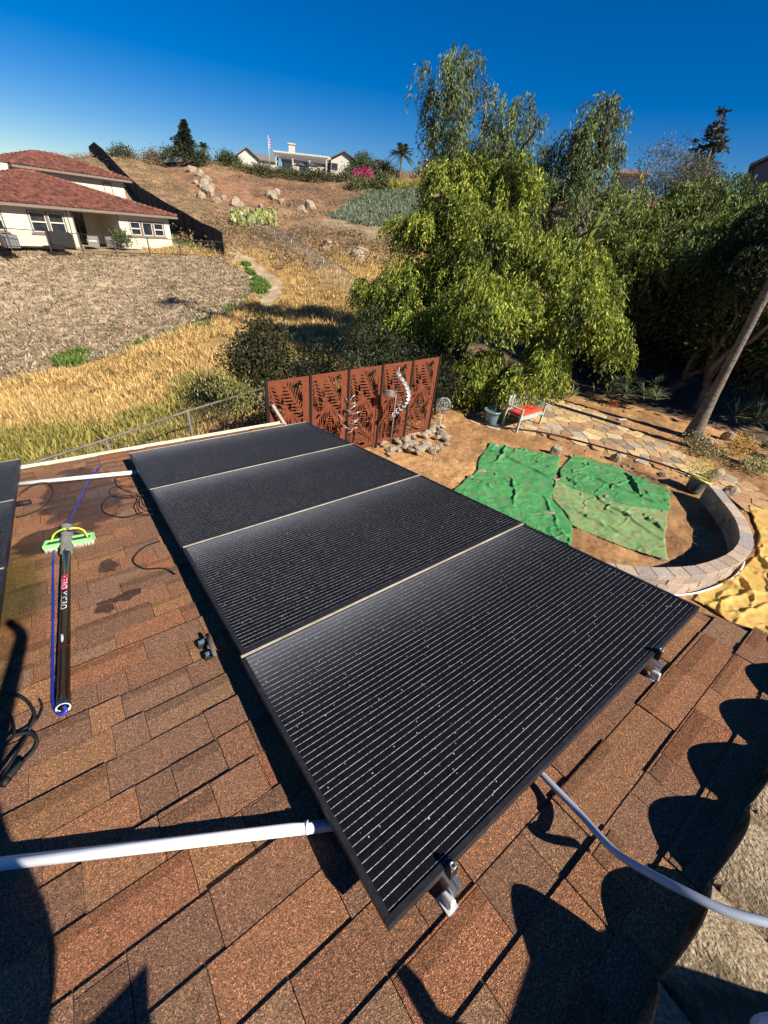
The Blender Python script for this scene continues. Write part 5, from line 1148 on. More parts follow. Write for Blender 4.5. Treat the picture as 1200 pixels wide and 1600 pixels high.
def simple(name, label, blobs, base_px, r, style='s', group=None, dens=26, ca=(.10, .14, .04), cb=(.22, .26, .08), cc=None, r0=.2, ln=.18, wd=.05, Ls=(.4, 1.1), seed=1):
    bx_ = AT(base_px, 450, r); base = (bx_.x, bx_.y, h1(bx_.x, bx_.y))
    f_ = strands(frag(blobs, 4, seed), dens*.62, Ls, 9, ln, wd, ca, cb, cc) if style == 's' else cloud(blobs, dens, ln, wd, ca, cb, cc)
    return tree(name, label, 'tree', base, blobs, r0, f_, group, seed, min(6, len(blobs)))
simple('pepper_tree', 'yellow green weeping tree between the second tall tree and the bare one', [B(960, 330, 22, 1.5), B(920, 385, 20, 1.5), B(990, 400, 20, 1.5), B(950, 450, 19, 1.3), B(880, 380, 20, 1.1), B(1010, 350, 21, 1.0)], 965, 21, dens=34, ln=.15, wd=.042, ca=(.06, .09, .02), cb=(.24, .29, .055), cc=(.45, .38, .06), seed=7)
simple('olive_tree', 'thin twiggy grey tree below the leaning conifer', [B(1040, 270, 27, 1.3), B(1065, 300, 27, 1.4), B(1020, 310, 27, 1.1), B(1090, 280, 27, .9)], 1050, 27, 'c', dens=10, ln=.12, wd=.03, ca=(.13, .13, .09), cb=(.22, .22, .15), seed=8)
simple('pepper_tree', 'broad green tree below the conifer on the right', [B(1080, 340, 23, 1.6), B(1120, 310, 24, 1.3), B(1050, 390, 21, 1.5), B(1130, 380, 22, 1.7), B(1090, 430, 20, 1.5), B(1170, 340, 24, 1.5)], 1090, 22, dens=30, ln=.16, wd=.045, ca=(.05, .075, .018), cb=(.20, .245, .05), seed=9)
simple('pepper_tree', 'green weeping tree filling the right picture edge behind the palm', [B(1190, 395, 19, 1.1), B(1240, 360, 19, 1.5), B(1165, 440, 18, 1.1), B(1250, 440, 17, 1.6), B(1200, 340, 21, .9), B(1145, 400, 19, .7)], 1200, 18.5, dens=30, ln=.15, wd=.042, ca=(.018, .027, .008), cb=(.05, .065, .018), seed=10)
simple('broadleaf_tree', 'dark bushy tree in the shade behind the aloes', [B(1000, 490, 20, 1.2), B(1050, 480, 21, 1.3), B(960, 470, 21, 1.1), B(1100, 490, 20, 1.1), B(1010, 440, 22, 1.3)], 1020, 21, 'c', dens=12, ln=.15, wd=.07, ca=(.05, .07, .025), cb=(.10, .12, .05), seed=11)
simple('broadleaf_tree', 'dark shaded tree left of the palm trunk', [B(1130, 500, 19, 1.0), B(1160, 540, 19, 1.0), B(1110, 530, 20, .9)], 1120, 20, 'c', dens=12, ln=.15, wd=.07, ca=(.05, .07, .02), cb=(.09, .11, .04), seed=12)
# trees just outside the picture on the right; they shade the far garden
for i, (x, y, z, r) in enumerate(((23.2, -1.5, 7.5, 3.4), (28.5, 1.0, 8.5, 3.4), (27, -6.5, 8.5, 3.2), (33, 3, 9, 3.6))):
    bl = [((x, y, z), (r, r, r*.8)), ((x+r*.6, y-r*.4, z-1), (r*.7,)*3), ((x-r*.5, y-r*.3, z-.8), (r*.7,)*3), ((x, y-.4*r, z-2.4), (r*.8, r*.8, r*.6))]
    tree('shade_tree', 'dense tree standing outside the right picture edge', 'tree', (x, y, 0), bl, .3, cloud(bl, 5, .3, .17, (.05, .08, .02), (.1, .14, .04), clump=12), 'trees outside the right edge', 20+i, 4)
# ---- bushes between hill and screen
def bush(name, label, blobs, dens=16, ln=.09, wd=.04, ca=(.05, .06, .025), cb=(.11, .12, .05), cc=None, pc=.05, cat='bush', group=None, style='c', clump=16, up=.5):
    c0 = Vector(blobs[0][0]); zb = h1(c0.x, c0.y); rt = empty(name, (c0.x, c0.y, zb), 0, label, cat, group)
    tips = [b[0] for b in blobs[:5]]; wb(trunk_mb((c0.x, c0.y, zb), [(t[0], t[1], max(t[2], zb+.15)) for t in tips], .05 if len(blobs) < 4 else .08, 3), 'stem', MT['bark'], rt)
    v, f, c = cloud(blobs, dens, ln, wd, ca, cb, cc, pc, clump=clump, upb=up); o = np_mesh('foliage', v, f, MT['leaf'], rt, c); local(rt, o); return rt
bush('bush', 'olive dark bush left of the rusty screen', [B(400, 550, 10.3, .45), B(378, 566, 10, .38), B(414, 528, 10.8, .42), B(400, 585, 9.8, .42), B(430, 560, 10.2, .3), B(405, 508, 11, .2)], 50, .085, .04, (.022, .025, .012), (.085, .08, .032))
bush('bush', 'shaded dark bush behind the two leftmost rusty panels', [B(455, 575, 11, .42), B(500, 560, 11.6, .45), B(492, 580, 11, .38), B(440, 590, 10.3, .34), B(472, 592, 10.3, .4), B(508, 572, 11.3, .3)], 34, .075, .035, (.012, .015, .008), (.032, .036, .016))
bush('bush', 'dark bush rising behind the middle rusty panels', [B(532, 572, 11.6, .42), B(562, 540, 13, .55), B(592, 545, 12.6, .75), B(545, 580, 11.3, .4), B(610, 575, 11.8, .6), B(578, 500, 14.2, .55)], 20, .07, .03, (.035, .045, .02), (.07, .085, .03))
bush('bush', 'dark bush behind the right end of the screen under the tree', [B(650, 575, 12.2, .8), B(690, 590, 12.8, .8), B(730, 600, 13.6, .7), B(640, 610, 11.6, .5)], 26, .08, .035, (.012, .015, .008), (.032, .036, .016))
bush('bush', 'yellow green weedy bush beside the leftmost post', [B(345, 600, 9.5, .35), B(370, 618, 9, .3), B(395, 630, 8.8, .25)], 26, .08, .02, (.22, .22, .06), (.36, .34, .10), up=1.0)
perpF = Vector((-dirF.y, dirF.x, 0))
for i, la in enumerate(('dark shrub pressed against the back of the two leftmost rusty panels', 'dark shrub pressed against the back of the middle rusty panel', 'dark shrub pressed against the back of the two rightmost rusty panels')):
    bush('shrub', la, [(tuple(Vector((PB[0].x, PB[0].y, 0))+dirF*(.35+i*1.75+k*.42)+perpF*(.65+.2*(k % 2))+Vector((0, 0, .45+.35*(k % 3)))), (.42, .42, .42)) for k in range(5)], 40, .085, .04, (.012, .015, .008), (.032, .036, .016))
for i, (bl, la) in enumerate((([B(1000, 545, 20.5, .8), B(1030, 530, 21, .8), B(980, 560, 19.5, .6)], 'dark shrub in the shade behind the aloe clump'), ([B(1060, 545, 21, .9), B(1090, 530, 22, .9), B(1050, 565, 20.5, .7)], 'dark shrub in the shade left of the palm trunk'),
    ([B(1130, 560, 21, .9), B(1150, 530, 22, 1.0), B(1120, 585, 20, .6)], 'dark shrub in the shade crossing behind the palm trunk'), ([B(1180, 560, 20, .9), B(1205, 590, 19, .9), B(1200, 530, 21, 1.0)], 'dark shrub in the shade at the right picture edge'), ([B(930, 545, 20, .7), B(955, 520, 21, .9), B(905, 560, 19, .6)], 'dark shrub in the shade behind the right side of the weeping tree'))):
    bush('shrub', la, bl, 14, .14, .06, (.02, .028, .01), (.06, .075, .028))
# banana like plant showing above the trees
bn = G(0, 0, 0); pc_ = AT(912, 395, 18.5); specs = []
V, F, K = rosette('', '', pc_, 17, 1.5, .16, (.16, .22, .05), (.34, .40, .10), '', 1.0, .8, h0=0)
rt = empty('banana_plant', (pc_.x, pc_.y, h1(pc_.x, pc_.y)), 0, 'banana plant with broad arching leaves among the trees', 'banana plant')
o = np_mesh('leaves', [tuple(v) for v in V], F, MT['leaf'], rt, np.array(K)); local(rt, o); wb(MB().tube([(pc_.x, pc_.y, h1(pc_.x, pc_.y)-.1), pc_], [.16, .09], 9), 'stem', MT['bark'], rt)
def conifer(px, pyt, pyb, r, label, spread=.28, dens=9, ca=(.035, .05, .03), cb=(.07, .09, .05), lean=0, gaps=.2):
    top = AT(px+lean, pyt, r); bot = AT(px, pyb, r); zb = h1(bot.x, bot.y); rt = empty('conifer', (bot.x, bot.y, zb), 0, label, 'conifer')
    Ht = top.z-bot.z; wb(MB().tube([(bot.x, bot.y, zb-.2), bot, top], [.22, .18, .03], 8), 'trunk', MT['bark'], rt); A = []; D = []; n_ = 0
    for i in range(int(dens*Ht)):
        t_ = random.random(); 
        if (t_*9.3) % 1 > 1-gaps*(.3+.7*t_): continue
        a = random.uniform(0, 6.283); L_ = spread*Ht*(1-t_)**.9*random.uniform(.25, 1.1)*(1+.35*math.sin(a*2+t_*17))+.15; o_ = bot.lerp(top, t_)
        for k in range(int(6+L_*14)):
            s_ = random.random()**.7*L_; p = o_+Vector((math.cos(a)*s_, math.sin(a)*s_, s_*(.25-.4*s_/max(L_, .1))))
            A.append(p+Vector((random.gauss(0, .06), random.gauss(0, .06), random.gauss(0, .05)))); D.append((math.cos(a)+random.gauss(0, .6), math.sin(a)+random.gauss(0, .6), random.gauss(-.1, .3)))
    A = np.array(A); D = np.array(D); v, f, c = leaves(A, D, .35*np.ones(len(A)), .12*np.ones(len(A)), mixcol(len(A), ca, cb)); o = np_mesh('crown', v, f, MT['leaf'], rt, c); local(rt, o); return rt
conifer(287, 187, 245, 112, 'dark conifer standing alone on the left of the ridge', .55, 150, ca=(.02, .03, .018), cb=(.05, .06, .03))
conifer(1088, 172, 300, 40, 'dark leaning conifer above the right hand trees', .42, 48, ca=(.05, .06, .045), cb=(.09, .10, .07), lean=42, gaps=.6)
# ---- hilltop planting
def hb(px, py, r, rad): p = AT(px, py, r); return (tuple(p), (rad, rad, rad*.75))
hilltop = [([(265, 243), (285, 240), (305, 243), (318, 247)], 110, 1.1, 'dark shrub skirt around the foot of the lone conifer', (.04, .055, .025), (.08, .10, .04)),
 ([(355, 248), (350, 256), (365, 255)], 114, 1.4, 'round dark tree left of the flagpole', (.04, .06, .025), (.08, .11, .04)),
 ([(192, 238), (202, 243), (184, 244)], 112, 1.1, 'low dark shrub on the ridge above the screened fence', (.06, .07, .03), (.12, .12, .06)),
 ([(240, 244), (232, 247), (250, 246)], 113, .8, 'brown shrub left of the conifer on the ridge', (.16, .11, .06), (.24, .17, .09)),
 ([(567, 252), (560, 262), (574, 262)], 117, 1.5, 'round green tree beside the white gable', (.05, .08, .03), (.10, .14, .05)),
 ([(560, 290), (585, 292), (610, 296), (600, 284)], 100, 1.7, 'green shrubs above the saltbush slope', (.09, .12, .04), (.18, .20, .08)),
 ([(620, 295), (650, 292), (640, 300)], 98, 1.3, 'yellow flowering shrub near the hidden ridge end', (.30, .28, .05), (.42, .38, .08)),
 ([(600, 262), (610, 268), (592, 268)], 116, 1.2, 'dark shrub in front of the sloping white wall', (.04, .06, .03), (.08, .10, .05)),
 ([(545, 268), (550, 274)], 112, .9, 'shrub at the corner of the white gable', (.05, .07, .03), (.10, .12, .05))]
for pts, r, rad, la, ca, cb in hilltop: bush('shrub', la, [hb(x, y, r, rad*random.uniform(.8, 1.1)) for x, y in pts], 5, .32, .16, ca, cb, clump=12)
hx = [(375+i*9.2, 262+4*math.sin(i*1.3)+i*.9) for i in range(20)]
for i, (x, y) in enumerate(hx):
    rad = random.uniform(.8, 1.4); bush('hedge_shrub', 'dark olive shrub in the row below the hilltop houses', [hb(x, y+4, 109, rad)], 5, .3, .15, (.06, .07, .03), (.14, .14, .06), clump=12, group='shrubs in the row below the hilltop houses')['label'] = 'dark olive shrub in the hedge row below the hilltop houses, '+('leftmost second third fourth fifth sixth seventh eighth ninth tenth eleventh twelfth thirteenth fourteenth fifteenth sixteenth seventeenth eighteenth nineteenth last'.split()[i])+' from the left'
bush('bougainvillea', 'bright magenta bougainvillea below the hilltop houses', [hb(564, 280, 108, 1.3), hb(570, 274, 108, 1.0), hb(559, 287, 108, .9)], 6, .3, .22, (.42, .015, .12), (.6, .03, .2), clump=14)
for k, (px, py, h_, la) in enumerate(((628, 240, 3.6, 'hilltop palm with full crown seen just left of the big trees'), (318, 231, 2.2, 'small palm right of the lone conifer'))):
    rr_h = 108 if k == 0 else 112; c0 = AT(px, py, rr_h); zb = h1(c0.x, c0.y); palm(Vector((c0.x, c0.y, zb)), Vector((c0.x, c0.y, max(c0.z, zb+1.5))), .22, .16, la, True, 3.0 if k == 0 else 1.6, 40)
for i, (px, py) in enumerate(((585, 258), (598, 262), (606, 258), (620, 272), (655, 268))):
    c0 = AT(px, py, 110); v, f, k = rosette('', '', c0-Vector((0, 0, .8)), 26, 2.4, .10, (.06, .08, .04), (.12, .14, .07), '', 1.0, .6, h0=0)
    tag(np_mesh('yucca', [tuple(q) for q in v], f, MT['leaf'], None, np.array(k)), ('leftmost', 'second', 'third', 'fourth', 'rightmost')[i]+' spiky yucca on the hilltop beside the sloping white wall', 'yucca', 'yuccas on the hilltop')
# prickly pear patch
cm = mat('cactus_pad', (.8, .8, .8), W3, 5, rough=.6, attr=True); padm = MB()
pc0 = T(397, 356); root = empty('prickly_pear', pc0, 0, 'wide patch of yellow green prickly pear on the hillside', 'cactus')
rest = MB(); cac = []
for i in range(420):
    px = random.uniform(362, 432); py = random.uniform(340, 357)-abs(px-397)*.05; p = T(px, py, 40); rr_ = random.uniform(.18, .30); a = random.uniform(0, 3.14); M3 = rotz(a) @ Matrix.Rotation(random.uniform(-.6, .6), 3, 'X')
    g_ = random.uniform(.7, 1.2); c = random.choice(((.30, .33, .09), (.42, .42, .14), (.18, .22, .07))); z_ = random.uniform(.1, .95)
    n_ = 8; vs = [p+Vector((0, 0, z_))+M3 @ Vector((math.cos(2*math.pi*j/n_)*rr_*.7, y, math.sin(2*math.pi*j/n_)*rr_)) for y in (-.04, .04) for j in range(n_)]
    mb = MB() if z_ > .75 else rest
    mb.add(vs, [tuple(range(n_)), tuple(range(2*n_-1, n_-1, -1))]+[(j, (j+1) % n_, n_+(j+1) % n_, n_+j) for j in range(n_)], tuple(v*g_ for v in c))
    if z_ > .75: wb(mb, 'pad', cm, root)
tag(wb(rest, 'pad', cm, root), kind='stuff')
# boulders on the hill
BLS = []
for i, (px, py, s_) in enumerate(((318, 292, 1.3), (325, 302, 1.1), (331, 296, .9), (312, 275, 1.0), (322, 284, 1.1), (300, 268, 1.1), (327, 307, 1.3), (316, 311, 1.1), (368, 321, 1.2), (375, 322, .8), (392, 334, .8), (422, 308, 1.2), (430, 305, 1.1), (428, 313, 1.0), (470, 330, .9), (486, 326, 1.2), (478, 334, .6), (512, 385, .8), (510, 394, .6), (556, 404, .9), (566, 396, .7), (562, 408, .6), (445, 408, .35), (439, 409, .3), (305, 288, .7), (340, 318, .8), (350, 312, .6), (408, 325, .6), (440, 318, .8), (455, 322, .7))):
    p = T(px, py, 30); BLS.append((px, stone(p.x, p.y, p.z+s_*.25, s_*.95, s_*.8, s_*.72, '', 'boulders on the hillside', 'boulder', 'boulder'), s_))
ORD = 'leftmost second third fourth fifth sixth seventh eighth ninth tenth eleventh twelfth thirteenth fourteenth fifteenth sixteenth seventeenth eighteenth nineteenth twentieth'.split(); ORD += [('twenty '+v) for v in 'first second third fourth fifth sixth seventh eighth ninth'.split()]+['last']
BLS.sort(key=lambda b: b[0])
for (px, o, s_), w_ in zip(BLS, ORD): o['label'] = ('large' if s_ > 1 else 'small' if s_ < .6 else 'middling')+' pale boulder on the dry hillside, '+w_+' counted from the left'
# wire fence down the hill
pw = [T(x, y, 25) for x, y in ((365, 345), (400, 366), (430, 384), (456, 400), (480, 418), (505, 437), (530, 457), (556, 480), (590, 512))]
chain_fence('wire_fence', [p+Vector((0, 0, 1.5)) for p in pw], [1.55]*len(pw), 'old wire fence descending the dry hillside', MT['steel'], .022, .45, wr=.008, postm=MT['steel'])
# ================================================================== BUILDINGS AND FENCES UP THE HILL
stuc = mat('cream_stucco', (.56, .50, .38), (.62, .56, .43), 3, rough=.9, bump=.15, bscale=40); stucw = mat('white_stucco', (.50, .47, .40), (.56, .53, .46), 3, rough=.9)
trim = mat('brown_grey_trim', (.16, .12, .10), (.20, .16, .13), 6, rough=.6); glass = mat('dark_glass', (.01, .013, .018), (.03, .035, .045), 2, rough=.08, spec=.8)
ctile = mat('red_clay_tile', (.125, .045, .030), (.21, .085, .058), 2.2, rough=.85, attr=True, c3=(.10, .035, .03), scale3=9, amount3=.6)
A0 = AT(270, 385, 50); A0.z = .62; B0 = AT(0, 385, 44.5); B0.z = .62; es = (B0-A0).normalized(); et = Vector((es.y, -es.x, 0)); 
if et.y < 0: et = -et
nh = empty('neighbour_house', A0, math.atan2(-es.y, -es.x), 'cream stucco house with red clay tile roofs at the upper left', 'house')
Mh = nh.matrix_basis.copy()                    # local axes: x to the right along the front, y away, z up
right_ = -es
if (rotz(nh.rotation_euler.z) @ Vector((0, 1, 0))).dot(et) < 0: pass
def FW(px, py, t=0.0):                          # position on the house front (s from the right corner leftwards, height)
    d = ray(px, py); n_ = et; k = ((A0+et*t)-CAM).dot(n_)/d.dot(n_); p = CAM+d*k-A0; return p.dot(es), p.z
def LB(s0, s1, t0, t1, z0, z1, mb=None):        # box in house coordinates
    mb = mb or MB(); mb.box((-(s0+s1)/2, (t0+t1)/2, (z0+z1)/2), (abs(s1-s0), abs(t1-t0), abs(z1-z0))); return mb
EV = 2.62
def tiles(mb, P, eave, ridge, nrow):            # corrugated tiled slope: quad given as eave a->b, ridge a->b (may taper)
    ea, eb = Vector(eave[0]), Vector(eave[1]); ra, rb = Vector(ridge[0]), Vector(ridge[1]); nrm = (eb-ea).cross(ra-ea).normalized()
    if nrm.z < 0: nrm = -nrm
    L_ = (eb-ea).length; du = (eb-ea)/L_; up = ((ra-ea)-du*(ra-ea).dot(du)); Hs = up.length; up /= Hs; pit = .30; rowh = Hs/nrow
    xa1, xb1 = (ra-ea).dot(du), (rb-ea).dot(du)
    for r in range(nrow):
        h0, h1_ = r*rowh, (r+1)*rowh+.03; hm = (r+.5)*rowh/Hs; xl = xa1*hm; xr = L_+(xb1-L_)*hm; n_ = max(1, int((xr-xl)/pit))
        x0 = math.floor(xl/pit)*pit
        while x0 < xr:
            a_, b_ = max(x0, xl), min(x0+pit, xr); x0 += pit
            if b_-a_ < .04: continue
            g_ = random.choice((.6, .85, 1, 1, 1.15, 1.35)); c = (g_, g_*random.uniform(.85, 1.1), g_*random.uniform(.8, 1.1)); vs = []
            for h_, dz in ((h0, .05), (h1_, .015)):
                for j in range(5):
                    vs.append(ea+du*(a_+(b_-a_)*j/4)+up*h_+nrm*(dz+.075*math.sin(math.pi*j/4)))
            vs += [vs[j]-nrm*.05 for j in range(5)]
            mb.add(vs, [(j, j+1, 6+j, 5+j) for j in range(4)]+[(10+j, 11+j, j+1, j) for j in range(4)], c)
def hip(name, s0, s1, t0, t1, z, rise_s, apx, apz, parent, hipr=True, left_open=False, nrow=None):
    # rectangle of eaves; ridge from (apx[0]) to (apx[1]) at height apz
    E_ = [(-s0, t0, z), (-s1, t0, z), (-s1, t1, z), (-s0, t1, z)]; tm = (t0+t1)/2; Ra, Rb = (-apx[0], tm, apz), (-apx[1], tm, apz); mb = MB()
    n_ = nrow or int(math.hypot(tm-t0, apz-z)/.34)
    tiles(mb, None, (E_[0], E_[1]), (Ra, Rb), n_); tiles(mb, None, (E_[3], E_[0]), (Ra, Ra), n_); tiles(mb, None, (E_[2], E_[3]), (Rb, Ra), n_); tiles(mb, None, (E_[1], E_[2]), (Rb, Rb), n_)
    o = mb.build('roof', ctile, parent)
    m2 = MB(); m2.add([E_[0], E_[1], E_[2], E_[3], Ra, Rb], [(0, 1, 5, 4), (1, 2, 5), (2, 3, 4, 5), (3, 0, 4), (3, 2, 1, 0)]); m2.build('roof_deck', trim, parent)
    m3 = MB()
    for a_, b_ in ((E_[0], Ra), (E_[3], Ra), (E_[1], Rb), (E_[2], Rb), (Ra, Rb)):
        pa, pb2 = Vector(a_), Vector(b_); k = max(2, int((pb2-pa).length/.4))
        for i in range(k):
            u0, u1 = pa.lerp(pb2, i/k), pa.lerp(pb2, (i+1.1)/k); g_ = random.uniform(.7, 1.3); m3.tube([u0+Vector((0, 0, .07)), u1+Vector((0, 0, .05))], [.14, .11], 7, (g_, g_, g_))
    m3.build('ridge_tiles', ctile, o)
    m4 = MB()
    for k in range(4):
        a_, b_ = Vector(E_[k]), Vector(E_[(k+1) % 4]); d__ = (b_-a_).normalized(); c_ = (a_+b_)/2; m4.box(c_+Vector((0, 0, -.10)), ((b_-a_).length+.10, .10, .17), Matrix.Rotation(math.atan2(d__.y, d__.x), 3, 'Z'))
    m4.build('eave_gutter', trim, parent)
wallm = MB(); LB(0, 20, .0, .25, 0, EV, None)
(wa0, wz0), (wa1, wz1) = FW(205, 367), FW(254, 343); (w20, _z), (w21, _y) = FW(50, 359), FW(98, 331); (p0, _), (p1, _) = FW(187, 360), FW(119, 360)
pz = 2.35
def wallseg(mb, s0, s1, z0, z1): LB(s0, s1, 0, .25, z0, z1, mb)
wa0, wa1 = sorted((wa0, wa1)); w20, w21 = sorted((w20, w21)); p0, p1 = sorted((p0, p1)); (wl0, _) = FW(8, 350)
W1 = (.95, 2.05); W2 = (.85, 2.25); mb = MB()
wallseg(mb, 0, wa0, 0, EV); wallseg(mb, wa0, wa1, 0, W1[0]); wallseg(mb, wa0, wa1, W1[1], EV); wallseg(mb, wa1, p0, 0, EV)
wallseg(mb, p0, p1, pz, EV); wallseg(mb, p1, w20, 0, EV); wallseg(mb, w20, w21, 0, W2[0]); wallseg(mb, w20, w21, W2[1], EV); wallseg(mb, w21, wl0, 0, EV)
wallseg(mb, wl0, wl0+1.4, 0, W2[0]); wallseg(mb, wl0, wl0+1.4, W2[1], EV); wallseg(mb, wl0+1.4, 20, 0, EV)
LB(0, .25, .25, 14, 0, EV, mb); LB(19.75, 20, .25, 14, 0, EV, mb); LB(0, 20, 13.75, 14, 0, EV, mb)
LB(p0, p1, 3.2, 3.4, 0, EV, mb); LB(p0-.2, p0, .25, 3.4, 0, EV, mb); LB(p1, p1+.2, .25, 3.4, 0, EV, mb)
mb.build('wall', stuc, nh)
def hwin(s0, s1, z0, z1, panes, t=.0, par=nh):
    w_ = MB(); LB(s0, s1, t-.03, t+.10, z1-.07, z1, w_); LB(s0, s1, t-.03, t+.10, z0, z0+.07, w_); LB(s0-.0, s0+.07, t-.031, t+.10, z0+.07, z1-.07, w_); LB(s1-.07, s1, t-.031, t+.10, z0+.07, z1-.07, w_)
    for k in range(1, panes): q_ = s0+(s1-s0)*k/panes; LB(q_-.06, q_+.06, t-.028, t+.09, z0+.07, z1-.07, w_)
    wd = w_.build('window', trim, par)
    LB(s0+.05, s1-.05, t+.10, t+.13, z0+.05, z1-.05).build('pane', glass, wd)
    m_ = MB()
    for k in range(panes):
        a_ = s0+(s1-s0)*k/panes+.09; b_ = s0+(s1-s0)*(k+1)/panes-.09; zc = (z0+z1)/2
        if panes == 3 and k == 1: zs = ((z0+.07, z0+.12), (z1-.12, z1-.07))
        else: zs = ((z0+.07, z0+.13), (zc-.04, zc+.04), (z1-.13, z1-.07))
        for za, zb_ in zs: LB(a_, b_, t+.0, t+.09, za, zb_, m_)
        LB(a_-.0, a_+.06, t+.001, t+.088, z0+.08, z1-.08, m_); LB(b_-.06, b_, t+.001, t+.088, z0+.08, z1-.08, m_)
    m_.build('sash', stucw, wd)
    LB(s0-.12, s1+.12, t-.07, t+.0, z0-.10, z0-.0).build('sill', trim, wd); return wd
hwin(wa0, wa1, *W1, 3); hwin(w20, w21, *W2, 2); hwin(wl0, wl0+1.4, *W2, 2)
sd_ = MB(); LB(p0+1.3, p1-.1, 3.1, 3.2, .0, 2.2, sd_); s_o = sd_.build('sliding_door', glass, nh); mm_ = MB(); [LB(p0+1.3+k*(p1-p0-1.4)/4-.03, p0+1.3+k*(p1-p0-1.4)/4+.03, 3.05, 3.1, 0, 2.2, mm_) for k in range(5)]; mm_.build('door_frame', trim, s_o)
pst = MB(); LB(p0-.06, p0, -.06, -.0, 0, EV, pst); LB(p1+.35, p1+.41, -.08, -.02, 0, EV, pst); LB(p1+.0, p1+.06, -.06, 0, 0, EV, pst); pst.build('downpipe', trim, nh)
ls_, lz_ = FW(56, 271, 6.6)
hip('roof', -.55, ls_*2+1, -.6, 13.8, EV, 0, (ls_, ls_+1.2), lz_, nh)
# upper storey
us0, _q = FW(197, 310, 8.2); UZ = FW(195, 281, 7.6)[1]; as_, az_ = FW(92, 244, 11.8); print('house', ls_, lz_, us0, UZ, as_, az_)
mb = MB(); LB(us0, 20, 8.2, 8.45, 1, UZ, mb); LB(us0, us0+.25, 8.45, 15, 1, UZ, mb); LB(us0, 20, 15, 15.25, 1, UZ, mb); mb.build('upper_wall', stuc, nh)
(u0_, uz0), (u1_, uz1) = FW(178, 306, 8.2), FW(160, 284, 8.2); hwin(min(u0_, u1_), max(u0_, u1_), min(uz0, uz1)-A0.z+.62-.62, max(uz0, uz1)-.0, 1, 8.2)
hip('roof', us0-.6, 2*as_-us0+2, 7.6, 16, UZ, 0, (as_, as_+2), az_, nh, nrow=12)
LB(-.9, .3, 9, 11, .2, 3.2).build('side_wall', mat('grey_block', (.25, .2, .17), (.33, .27, .23), 5), nh)
# patio things
def hw(px, py, t=-.9): s_, z_ = FW(px, py, t); return Mh @ Vector((-s_, t, 0))
p = hw(96, 380, -1.6); gr = empty('grill', p, nh.rotation_euler.z, 'covered black barbecue grill on the neighbour patio', 'grill')
MB().box((0, 0, .55), (1.5, .7, 1.1), bev=.12).build('cover', MT['rubber'], gr); MB().tube([(-.8, 0, .6), (-.8, 0, .2)], .03, 6).build('cover_strap', MT['rubber'], gr)
p = hw(14, 376, -1.4); ac = empty('air_conditioner', p, nh.rotation_euler.z, 'grey air conditioner box by the house wall at far left', 'air conditioner'); MB().box((0, 0, .4), (.9, .8, .8), bev=.03).build('casing', mat('grey_grille', (.12, .12, .12), (.2, .2, .2), 40), ac); MB().lathe((0, 0, .8), [(.3, 0), (.3, .04), (.05, .05)], 14).build('fan_guard', MT['blk'], ac)
wick = mat('grey_wicker', (.16, .15, .14), (.26, .25, .23), 30); cush = mat('pale_cushion', (.5, .48, .44), (.6, .58, .53), 9)
for i, (px, la) in enumerate(((146, 'left wicker armchair in the neighbour patio recess'), (176, 'right wicker armchair in the neighbour patio recess'))):
    p = hw(px, 378, .6); ch = empty('patio_chair', p, nh.rotation_euler.z+(.5 if i else -.5), la, 'armchair')
    mb = MB(); mb.box((0, 0, .2), (.75, .7, .34)); mb.build('seat_base', wick, ch); MB().box((0, .33, .5), (.75, .1, .5), bev=.02).build('backrest', wick, ch)
    for s_ in (-1, 1): MB().box((s_*.35, -.02, .45), (.1, .6, .2)).build('armrest', wick, ch)
    MB().box((0, -.02, .42), (.58, .56, .1), bev=.02).build('cushion', cush, ch)
p = hw(194, 380, -.4); fp_ = empty('potted_plant', p, 0, 'potted leafy plant at the right side of the patio opening', 'plant'); MB().lathe((0, 0, 0), [(.15, 0), (.22, .4), (.18, .4)], 12).build('pot', cush, fp_)
v, f, c = cloud([(Vector(p)+Vector((0, 0, .75)), (.3, .3, .4))], 20, .2, .1, (.06, .1, .03), (.12, .17, .05)); o = np_mesh('foliage', v, f, MT['leaf'], fp_, c); local(fp_, o)
# iron picket fence
fpts = []
for px, py in ((-70, 383), (18, 388), (80, 391), (130, 394), (182, 397), (235, 399), (283, 400), (335, 402), (352, 403)):
    p = AT(px, py, 44+(px < 0)*.0-(352-px)*.006); fpts.append(Vector((p.x, p.y, p.z)))
ff_ = empty('iron_fence', fpts[-1], 0, 'low dark iron picket fence along the top of the bank', 'fence'); FH = 1.15
mr = MB(); mk = MB()
for a, b_ in zip(fpts[:-1], fpts[1:]):
    for z_ in (.12, FH): mr.tube([a+Vector((0, 0, z_)), b_+Vector((0, 0, z_))], .022, 4)
    n_ = int((b_-a).length/.14)
    for k in range(n_): q = a.lerp(b_, (k+.5)/n_); mk.tube([q+Vector((0, 0, .1)), q+Vector((0, 0, FH))], .009, 3, cap=False)
dkm = mat('dark_iron', (.03, .025, .02), (.05, .04, .035), 9, rough=.6); wb(mr, 'rail', dkm, ff_); wb(mk, 'pickets', dkm, ff_)
for a in fpts: wb(MB().box(a+Vector((0, 0, FH/2)), (.07, .07, FH+.15)), 'post', dkm, ff_)
